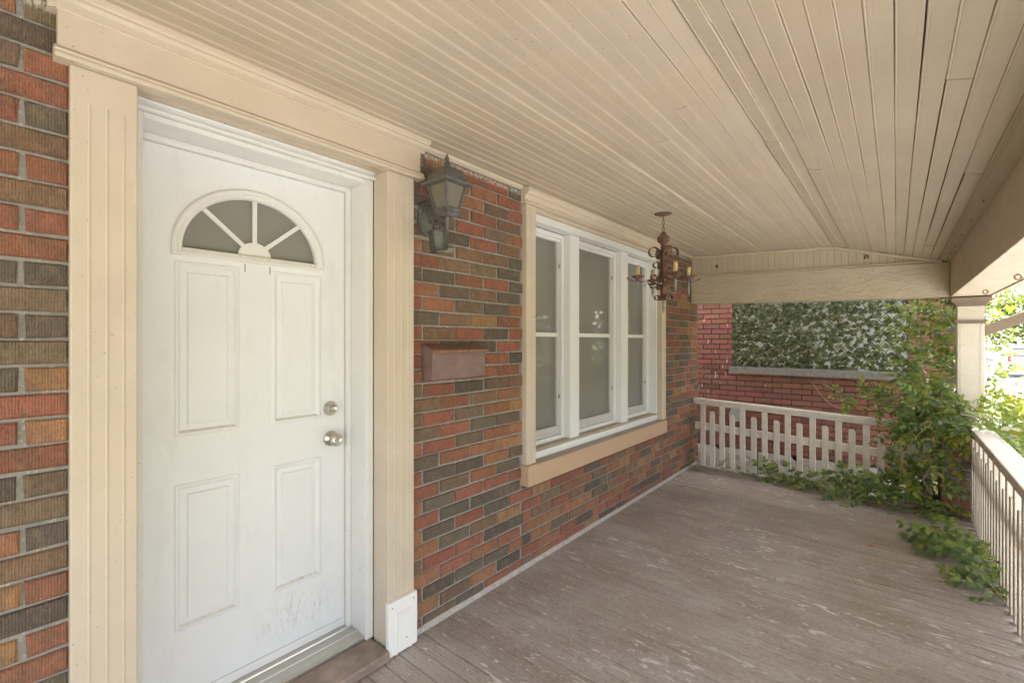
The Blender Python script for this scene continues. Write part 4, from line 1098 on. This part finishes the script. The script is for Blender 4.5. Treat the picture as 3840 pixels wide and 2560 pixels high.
# ================================================================== LEAVES
def leaflet(mb, base, d, up, L, W, fold=.25, curl=.15):
    d = d.normalized(); s = d.cross(up).normalized(); u = s.cross(d).normalized()
    P = lambda t, w_, h: base + d * (L * t) + s * (W * w_) + u * (L * h)
    v = [P(0, 0, 0), P(.14, .30, fold * .2), P(.42, .50, fold * .3 - curl * .2), P(.72, .36, fold * .2 - curl * .5), P(1.0, 0, -curl), P(.72, -.36, fold * .2 - curl * .5), P(.42, -.50, fold * .3 - curl * .2), P(.14, -.30, fold * .2), P(.5, 0, 0)]
    mb.add(v, [(i, (i + 1) % 8, 8) for i in range(8)])
def compound(mat, pairs, L, lf, rng):
    """pinnate leaf along +X, faces +Z, drooping"""
    mb = MB()
    def rach(t): return Vector((L * t, 0, -L * .28 * t * t))
    mb.tube([rach(t) for t in (0, .35, .7, 1.0)], [.0022, .0018, .0014, .0008], 3)
    for k in range(pairs):
        t = .25 + .68 * k / max(1, pairs - 1) if pairs > 1 else .6
        for sgn in (-1, 1):
            d = Vector((.55 + rng.uniform(-.15, .15), sgn * 1.0, -.18 + rng.uniform(-.2, .15)))
            s_ = lf * (1.0 - .25 * abs(t - .5)) * rng.uniform(.85, 1.15)
            leaflet(mb, rach(t), d, Vector((0, 0, 1)), s_, s_ * .60, .25, rng.uniform(.05, .3))
    leaflet(mb, rach(1.0), Vector((1, rng.uniform(-.2, .2), -.5)), Vector((0, 0, 1)), lf * 1.1, lf * .62)
    return mb.mesh('leaf', [mat])
rng = random.Random(99)
VL = [compound(m_vine, p, L, lf, rng) for p, L, lf in ((3, .17, .066), (3, .20, .064), (3, .15, .058), (4, .24, .066), (2, .12, .064), (4, .20, .050))]
VY = [compound(m_vine_y, p, L, lf, rng) for p, L, lf in ((3, .17, .066), (4, .20, .060), (3, .15, .062), (2, .12, .070))]
def aim(d, up=Vector((0, 0, 1)), roll=0.0):
    """rotation taking +X to d with +Z near up"""
    x = d.normalized(); y = up.cross(x)
    if y.length < 1e-3: y = Vector((0, 1, 0)).cross(x)
    y.normalize(); z = x.cross(y)
    m = Matrix((x, y, z)).transposed() @ Matrix.Rotation(roll, 3, 'X')
    return m.to_euler()
def smooth_path(pts, n=8):
    pts = [Vector(p) for p in pts]; out = []
    for i in range(len(pts) - 1):
        p0, p1, p2, p3 = pts[max(i - 1, 0)], pts[i], pts[i + 1], pts[min(i + 2, len(pts) - 1)]
        for k in range(n):
            t = k / n
            out.append(0.5 * ((2 * p1) + (-p0 + p2) * t + (2 * p0 - 5 * p1 + 4 * p2 - p3) * t * t + (-p0 + 3 * p1 - 3 * p2 + p3) * t ** 3))
    out.append(pts[-1]); return out
def vine(root, paths, per_m, meshes, rad=.005, tilt=Vector((-.35, .25, 1)), spread=1.0, scale=(.8, 1.2), stem=m_stem, zmin=None, bias=None):
    o0 = root.location
    for pth in paths:
        pts = smooth_path(pth)
        n = len(pts)
        MB().tube([p - o0 for p in pts], [rad * (1 - .7 * i / n) for i in range(n)], 5).build('stem', stem, root, smooth=True)
        ln = sum((pts[i + 1] - pts[i]).length for i in range(n - 1))
        for k in range(max(2, int(ln * per_m))):
            f_ = rng.random() * (n - 1.001); i = int(f_); p = pts[i].lerp(pts[i + 1], f_ - i)
            td = (pts[i + 1] - pts[i]).normalized()
            side = td.cross(Vector((rng.gauss(0, 1), rng.gauss(0, 1), rng.gauss(0, 1)))).normalized()
            d = (side * spread + td * .5 + (bias or Vector((0, 0, .1)))).normalized()
            if zmin is not None and d.z < -.05: d.z = abs(d.z) * .3
            up = (tilt + Vector((rng.gauss(0, .35), rng.gauss(0, .35), rng.gauss(0, .25)))).normalized()
            s = rng.uniform(*scale)
            q = p + side * .01
            if zmin is not None: q.z = max(q.z, zmin + .05 * s)
            inst('leaf', meshes[rng.randrange(len(meshes))], root, q - o0, aim(d, up), (s, s, s))

v1 = thing('trumpet_vine', 'leafy green trumpet vine climbing the column and spilling over the end railing', 'vine', (5.30, -2.02, 0.0))
P1 = [
    [(5.42, -2.02, .02), (5.40, -1.98, .5), (5.44, -2.02, .9), (5.46, -2.02, 1.3), (5.46, -2.0, 1.75)],
    [(5.50, -2.10, .4), (5.52, -1.95, .9), (5.52, -1.90, 1.25), (5.50, -1.86, 1.62)],
    [(5.55, -1.96, .7), (5.60, -1.83, 1.05), (5.60, -1.80, 1.4), (5.56, -1.88, 1.72)],
    [(5.10, -2.15, .80), (5.00, -2.12, .84), (4.98, -1.98, .83), (5.08, -1.84, .82), (5.16, -1.72, .80)],
    [(5.20, -2.05, .78), (5.22, -1.90, .84), (5.26, -1.72, .87), (5.27, -1.58, .88)],
    [(5.12, -2.25, .80), (5.00, -2.30, .82), (4.86, -2.33, .82), (4.62, -2.37, .80)],
    [(5.02, -2.02, .78), (4.96, -1.92, .68), (4.96, -1.84, .55), (4.98, -1.80, .40), (4.99, -1.84, .22)],
    [(5.25, -1.92, .80), (5.18, -1.80, .74), (5.16, -1.74, .60), (5.18, -1.72, .48)],
    [(5.36, -2.0, .05), (5.30, -1.90, .30), (5.34, -1.86, .55), (5.30, -1.90, .8)],
    [(5.26, -1.60, .87), (5.24, -1.45, .92), (5.22, -1.36, .90)],
    [(5.02, -2.20, .80), (5.04, -1.98, .88), (5.10, -1.80, .88), (5.20, -1.62, .84)],
    [(5.30, -1.95, .84), (5.30, -1.78, .90), (5.30, -1.66, .86)],
    [(5.02, -2.12, .79), (4.98, -2.12, .66), (4.99, -2.08, .48)],
    [(5.03, -2.05, .72), (5.0, -2.04, .5), (5.01, -2.05, .25), (5.0, -2.07, .08)],
    [(5.02, -2.16, .82), (4.90, -2.22, .82), (4.74, -2.26, .80)],
    [(5.10, -2.28, .84), (5.06, -2.16, .92), (5.08, -2.02, .92), (5.14, -1.88, .90)],
    [(5.14, -1.98, .75), (5.08, -1.90, .70), (5.04, -1.80, .72), (5.02, -1.74, .76)],
    [(5.32, -2.05, .82), (5.30, -1.95, .98), (5.36, -1.86, 1.06), (5.42, -1.80, 1.10)],
]
vine(v1, P1[3:], 42, VL + VY[:2], .006, Vector((-.6, .1, .8)), 1.0, (.55, 1.0))
for k in range(3):           # seed pods
    base = Vector((4.97 + .03 * k, -1.83 - .02 * k, .20 - .02 * k)) - v1.location
    MB().tube([base, base + Vector((.0, .01, -.03)), base + Vector((.01, .0, -.07)), base + Vector((.03, -.01, -.105))], [.003, .009, .010, .003], 8).build('pod', m_pod, v1, smooth=True)
v5 = thing('trumpet_vine', 'light green vine climbing between the column and the neighbouring brick', 'vine', (5.5, -1.95, 0.0))
P5 = P1[:3] + [[(5.62, -1.90, .95), (5.66, -1.74, 1.15), (5.66, -1.70, 1.45), (5.62, -1.72, 1.74)], [(5.50, -2.02, .85), (5.52, -2.0, 1.2), (5.54, -1.96, 1.5), (5.52, -1.92, 1.74)]]
P5 = [[(x_, y_ - .13 if z_ > .6 else y_, z_) for x_, y_, z_ in q] for q in P5]
vine(v5, P5, 52, VL + VY[:3], .006, Vector((-.7, .0, .7)), 1.0, (.55, .95))
v2 = thing('trumpet_vine', 'low green vine creeping over the floor below the end railing', 'vine', (5.2, -1.5, 0))
P2 = [
    [(5.30, -2.02, .06), (5.12, -1.80, .10), (5.08, -1.55, .08), (5.10, -1.30, .05), (5.16, -1.05, .03)],
    [(5.26, -1.95, .06), (5.00, -1.85, .06), (4.92, -1.65, .05), (4.96, -1.42, .04), (5.05, -1.22, .03)],
    [(5.20, -1.92, .10), (5.06, -1.82, .16), (5.06, -1.72, .16), (5.10, -1.60, .10)],
    [(5.28, -1.70, .05), (5.20, -1.45, .08), (5.18, -1.20, .05), (5.20, -.92, .03), (5.22, -.74, .02)],
    [(5.15, -1.85, .25), (5.06, -1.82, .15), (4.98, -1.80, .08)],
    [(5.22, -1.85, .12), (5.20, -1.76, .24), (5.20, -1.68, .22)],
    [(5.02, -1.95, .04), (4.93, -1.93, .05), (4.86, -1.88, .03)],
    [(5.40, -2.01, .02), (5.40, -1.98, .30), (5.40, -1.99, .55)],
]
vine(v2, P2, 34, VL, .005, Vector((-.7, .2, .9)), 1.0, (.6, 1.0), zmin=.0)
v3 = thing('trumpet_vine', 'small green vine patch on the floor against the street side railing', 'vine', (4.0, -2.1, 0))
P3 = [
    [(3.55, -2.21, .03), (3.75, -2.12, .06), (3.98, -2.02, .07), (4.15, -1.98, .05), (4.30, -1.93, .03)],
    [(3.50, -2.20, .03), (3.62, -2.16, .06), (3.85, -2.12, .08), (4.10, -2.08, .06)],
    [(3.80, -2.20, .04), (4.00, -2.10, .09), (4.15, -2.05, .08), (4.25, -2.03, .04)],
]
vine(v3, P3, 45, VL, .004, Vector((-.5, .4, 1)), 1.0, (.55, .85), zmin=.0)
v4 = thing('trumpet_vine', 'sunlit yellow green vine on the street side of the column', 'vine', (5.6, -2.6, 0))
P4 = [
    [(5.60, -2.42, -.5), (5.60, -2.40, .4), (5.62, -2.37, 1.0), (5.62, -2.35, 1.45), (5.62, -2.34, 1.78)],
    [(5.75, -2.46, -.4), (5.78, -2.44, .5), (5.80, -2.42, 1.0), (5.82, -2.44, 1.30)],
    [(5.5, -2.50, .5), (5.30, -2.52, .75), (5.05, -2.48, .82), (4.7, -2.44, .80), (4.4, -2.44, .74), (4.1, -2.40, .70)],
    [(5.55, -2.46, .2), (5.45, -2.50, .6), (5.40, -2.46, .95), (5.42, -2.42, 1.15)],
    [(5.9, -2.48, .0), (5.95, -2.46, .4), (6.0, -2.44, .8)],
    [(5.0, -2.62, .0), (4.9, -2.55, .5), (4.7, -2.50, .72), (4.5, -2.50, .62)],
]
vine(v4, P4, 35, VY + VL[:2], .005, Vector((-.5, -.3, .9)), 1.0, (.55, .95))
# curling tendril shoots on the railing corner
for pth in ([(4.97, -1.98, .79), (4.93, -1.90, .72), (4.94, -1.80, .60), (4.98, -1.79, .42), (5.0, -1.78, .22), (4.99, -1.74, .12)],
            [(4.98, -2.00, .66), (4.99, -1.99, .52), (4.98, -1.96, .38), (4.96, -1.93, .27), (4.97, -1.97, .20)],
            [(5.24, -1.30, .88), (5.2, -1.55, .80), (5.1, -1.70, .73), (5.0, -1.84, .72), (4.97, -1.98, .76)]):
    MB().tube([p - v1.location for p in smooth_path(pth)], .0035, 6).build('tendril', m_stem, v1, smooth=True)
# weeds at the wall corner
wd = thing('corner_weed', 'tiny green weed growing from the brick wall corner', 'weed', (5.10, -.06, 0))
vine(wd, [[(5.12, -.02, .02), (5.10, -.03, .10), (5.08, -.05, .18)], [(5.16, -.05, .01), (5.12, -.10, .05), (5.08, -.13, .03)]], 55, VL, .002, Vector((-.6, -.3, .8)), 1, (.22, .4))
wd2 = thing('corner_weed', 'thin green sprig lying at the foot of the end pickets', 'weed', (5.2, -.4, 0))
vine(wd2, [[(5.24, -.22, .02), (5.22, -.34, .04), (5.20, -.46, .03)], [(5.22, -.50, .02), (5.20, -.60, .03), (5.18, -.66, .02)]], 45, VL, .002, Vector((-.4, 0, 1)), 1, (.25, .45), zmin=0)
# dry stalk leaning on the wall under the window and one on the neighbour's brick
tag(MB().tube(smooth_path([(3.25, -.004, .50), (3.24, -.008, .36), (3.26, -.012, .24), (3.33, -.03, .10), (3.36, -.06, .006)]), .0018, 5).build('dry_stalk', m_dry), 'thin dry stalk leaning on the bricks under the window', 'stalk')
tag(MB().tube(smooth_path([(6.44, -.97, .95), (6.36, -1.08, .80), (6.0, -1.20, .74), (5.6, -1.34, .72), (5.3, -1.42, .70)]), .0025, 5).build('dry_stalk', m_dry), 'long bare vine stem arching from the concrete sill to the railing', 'stalk')
rngd = random.Random(4)
spots = [((3.95, -1.62), 'rust coloured dry leaf lying alone on the open floor near the vine patch'), ((5.05, -.98), 'orange dry leaf at the tip of the creeping vine'),
         ((4.92, -1.58), 'dry brown leaf curled beside the creeping vine')]
for (x, y), lb in spots:
    mb = MB(); leaflet(mb, Vector((0, 0, .004)), Vector((1, rngd.uniform(-1, 1), .15)), Vector((0, 0, 1)), .05, .028, .5, .1)
    o = mb.build('dry_leaf', m_deadleaf); o.location = (x, y, 0); tag(o, lb, 'leaf')
o = MB().hexa([(-.025, -.015, 0), (.025, -.018, 0), (.022, .018, 0), (-.022, .014, .004), (-.025, -.013, .006), (.025, -.012, .016), (.020, .016, .004), (-.020, .012, .018)]).build('wrapper', plain('pale_blue_plastic', (.35, .5, .62), .25), None, .002)
o.location = (5.24, -.66, .004); tag(o, 'crumpled pale blue wrapper at the foot of the pickets', 'wrapper')

# ================================================================== ARTIFICIAL IVY SCREEN
iv = thing('artificial_ivy_screen', 'dark artificial ivy leaves on willow lattice filling the neighbouring opening', 'ivy screen', (NX + .06, -.98, 1.07))
IY0, IY1, IZ0, IZ1 = -.88, .88, .0, 1.08        # local
def clipseg(p, d):
    ts = []
    t0, t1 = -9, 9
    for q, dd, lo, hi in ((p[0], d[0], IY0, IY1), (p[1], d[1], IZ0, IZ1)):
        a, b_ = (lo - q) / dd, (hi - q) / dd
        t0, t1 = max(t0, min(a, b_)), min(t1, max(a, b_))
    return t0, t1
sl_ = 0
for k in range(-22, 23):
    for sgn, dx_ in ((1, .006), (-1, -.006)):
        p = (k * .115, .5); d = (.62, sgn * .78)
        t0, t1 = clipseg(p, d)
        if t1 - t0 < .08: continue
        a = Vector((dx_, p[0] + d[0] * t0, p[1] + d[1] * t0)); b_ = Vector((dx_, p[0] + d[0] * t1, p[1] + d[1] * t1))
        MB().tube([a, a.lerp(b_, .5) + Vector((.004, 0, 0)), b_], .0042, 5).build('slat', m_lattice, iv)
def ivy_leaf():
    mb = MB()
    v = [(0, 0, 0), (.018, .022, .003), (.010, .034, -.002), (.034, .024, .0), (.058, .0, -.010), (.034, -.024, .0), (.010, -.034, -.002), (.018, -.022, .003), (.030, 0, .006)]
    return MB().add(v, [(0, 1, 8), (1, 2, 3), (1, 3, 8), (3, 4, 8), (4, 5, 8), (5, 6, 7), (5, 7, 8), (7, 0, 8)])
IVM = [ivy_leaf().mesh('leaf', m_ivy) for _ in range(2)]
rng = random.Random(55)
fol = MB(); base_leaf = ivy_leaf()
for i in range(3000):
    row = rng.randrange(13); z = IZ0 + .03 + row * .083 + rng.gauss(0, .020)
    y = rng.uniform(IY0, IY1)
    # thinner to the street side
    if y < 0 and rng.random() < .42: continue
    d = Vector((-.35, rng.gauss(-.3, .8), rng.gauss(-.35, .45))); up = Vector((-1, rng.gauss(0, .35), rng.gauss(.35, .35)))
    s = rng.uniform(.7, 1.15); p = Vector((-.022 + rng.uniform(-.03, .01), y, min(max(z, IZ0 + .02), IZ1)))
    e = aim(d, up)
    if i < 300 or len([c for c in ()]) : inst('leaf', IVM[i % 2], iv, p, e, (s, s, s))
    else:
        m3 = e.to_matrix()
        fol.add([p + m3 @ (Vector(q) * s) for q in base_leaf.v], base_leaf.f)
fo = fol.build('foliage', m_ivy, iv); fo['kind'] = 'stuff'

# ================================================================== BEYOND: trees, fence, van
def tree(name, label, x, y, h, rx, n, mat, seed, trunk=.14, group=None, leaf=.11, zc=.62):
    g = random.Random(seed)
    t = thing(name, label, 'tree', (x, y, GZ), group)
    mb = MB().tube([(0, 0, 0), (.05, .03, h * .25), (-.03, .05, h * .5), (.02, 0, h * .8)], [trunk, trunk * .8, trunk * .55, trunk * .15], 8)
    limbs = []
    for k in range(7):
        a = g.uniform(0, 6.28); z0 = h * g.uniform(.28, .6); e = Vector((math.cos(a) * rx * .7, math.sin(a) * rx * .7, z0 + h * g.uniform(.12, .3)))
        mb.tube([(0, 0, z0), (e.x * .5, e.y * .5, z0 + (e.z - z0) * .65), tuple(e)], [trunk * .4, trunk * .25, trunk * .06], 6); limbs.append(e)
    mb.build('trunk', m_bark, t, smooth=True)
    cl = []
    for k in range(34):
        a = g.uniform(0, 6.28); r = rx * math.sqrt(g.random()); zz = h * zc + (h * (1 - zc)) * g.uniform(-1, 1) * math.sqrt(max(0.02, 1 - (r / rx) ** 2))
        cl.append((Vector((r * math.cos(a), r * math.sin(a), zz)), rx * g.uniform(.16, .34)))
    lv = MB()
    for i in range(n):
        c, s = cl[g.randrange(len(cl))]
        p = c + Vector((g.gauss(0, s), g.gauss(0, s), g.gauss(0, s * .8)))
        d = Vector((g.gauss(0, 1), g.gauss(0, 1), g.gauss(-.3, .6))).normalized(); q = d.cross(Vector((g.gauss(0, 1), g.gauss(0, 1), g.gauss(0, 1)))).normalized()
        L = leaf * g.uniform(.7, 1.3); W = L * .32
        lv.add([p, p + d * L * .5 + q * W, p + d * L, p + d * L * .5 - q * W], [(0, 1, 2, 3)])
    lv.build('crown', mat, t)
    return t
m_treey = leaf_mat('yellowing_tree_leaf', (0.13, 0.17, 0.03), (0.25, 0.26, 0.05), (0.40, 0.34, 0.05), 0.45)
tree('bush', 'yellow green leafy bush beyond the column on the lawn', 8.4, -2.72, 1.75, .55, 2200, m_treey, 1, .04, None, .085, .5)['category'] = 'bush'
tree('bush', 'low yellowing bush by the dark fence', 10.5, -3.55, 1.35, .6, 1800, m_treey, 2, .03, None, .09, .5)['category'] = 'bush'
tree('street_tree', 'street tree with green crown far beyond the parked van', 78, -11.0, 8.5, 3.4, 4200, m_tree, 3, .2, 'street trees', .42)
tree('street_tree', 'yellowing street tree right behind the parked van', 60, -4.6, 5.0, 2.4, 3000, m_treey, 4, .15, 'street trees', .32)
for k, (x, y, h, lb) in enumerate(((4.0, -19.5, 7.0, 'round green tree across the road facing the front door'), (12.5, -20.5, 8.5, 'tall green tree across the road facing the triple window'),
                                   (21.0, -19.0, 6.5, 'small green tree across the road beyond the column'))):
    tree('street_tree', lb, x, y, h, h * .42, 4200, m_tree, 10 + k, .18, 'trees across the road', .36)
# dark picket fence of the next garden
fe = thing('garden_fence', 'low dark metal fence in the garden beyond the column', 'fence', (13.0, -3.4, GZ))
m_black = plain('black_metal', (.03, .028, .028), .5)
for z in (.80, .15): box('fence_rail', (-.02, -1.6, z), (.02, 1.6, z + .10), m_black, fe, .004)
for k in range(21): box('fence_bar', (-.012, -1.6 + k * .16, .0), (.012, -1.53 + k * .16, .80), m_black, fe, .003)
# parked van
van = thing('parked_van', 'white van parked far down the street beside the lawn', 'van', (41.0, -7.55, GZ))
m_vanw = plain('white_van_paint', (.78, .79, .78), .25, 0, .02, 5, 0)
m_vang = plain('pale_green_panel', (.45, .58, .52), .35, 0, .03, 5, 0)
m_vglass = plain('dark_vehicle_glass', (.03, .035, .04), .1, 0, .02, 5, 0)
MB().prism([(-2.4, .35), (2.3, .35), (2.4, .6), (2.35, 1.0), (1.5, 1.15), (.9, 1.85), (-2.3, 1.9), (-2.4, 1.5)], 'y', -.92, .92).build('body', m_vanw, van, .06)
for sy in (.921, -.935): MB().prism([(-2.0, .52), (1.2, .52), (1.2, 1.0), (-2.0, 1.0)], 'y', sy, sy + .014).build('side_panel', m_vang, van)
MB().hexa([(-2.425, -.75, .5), (-2.40, -.75, .5), (-2.40, .75, .5), (-2.425, .75, .5), (-2.425, -.75, 1.0), (-2.40, -.75, 1.0), (-2.40, .75, 1.0), (-2.425, .75, 1.0)]).build('rear_panel', m_vang, van)
MB().hexa([(-2.41, -.70, 1.25), (-2.38, -.70, 1.25), (-2.38, .70, 1.25), (-2.41, .70, 1.25), (-2.36, -.66, 1.70), (-2.33, -.66, 1.70), (-2.33, .66, 1.70), (-2.36, .66, 1.70)]).build('rear_window', m_vglass, van)
MB().prism([(.95, 1.22), (1.42, 1.22), (.98, 1.74)], 'y', -.925, .925).build('side_window', m_vglass, van)
for sx in (-1.55, 1.5):
    for sy in (-.93, .75):
        wl = MB().lathe([(.33, 0), (.33, .18)], (sx, sy, .33), 'y', 18).build('wheel', m_black, van)
for sy in (-.8, .8): box('tail_lamp', (-2.43, sy - .07, .95), (-2.40, sy + .07, 1.25), plain('red_lamp', (.4, .02, .02), .3), van, .01)
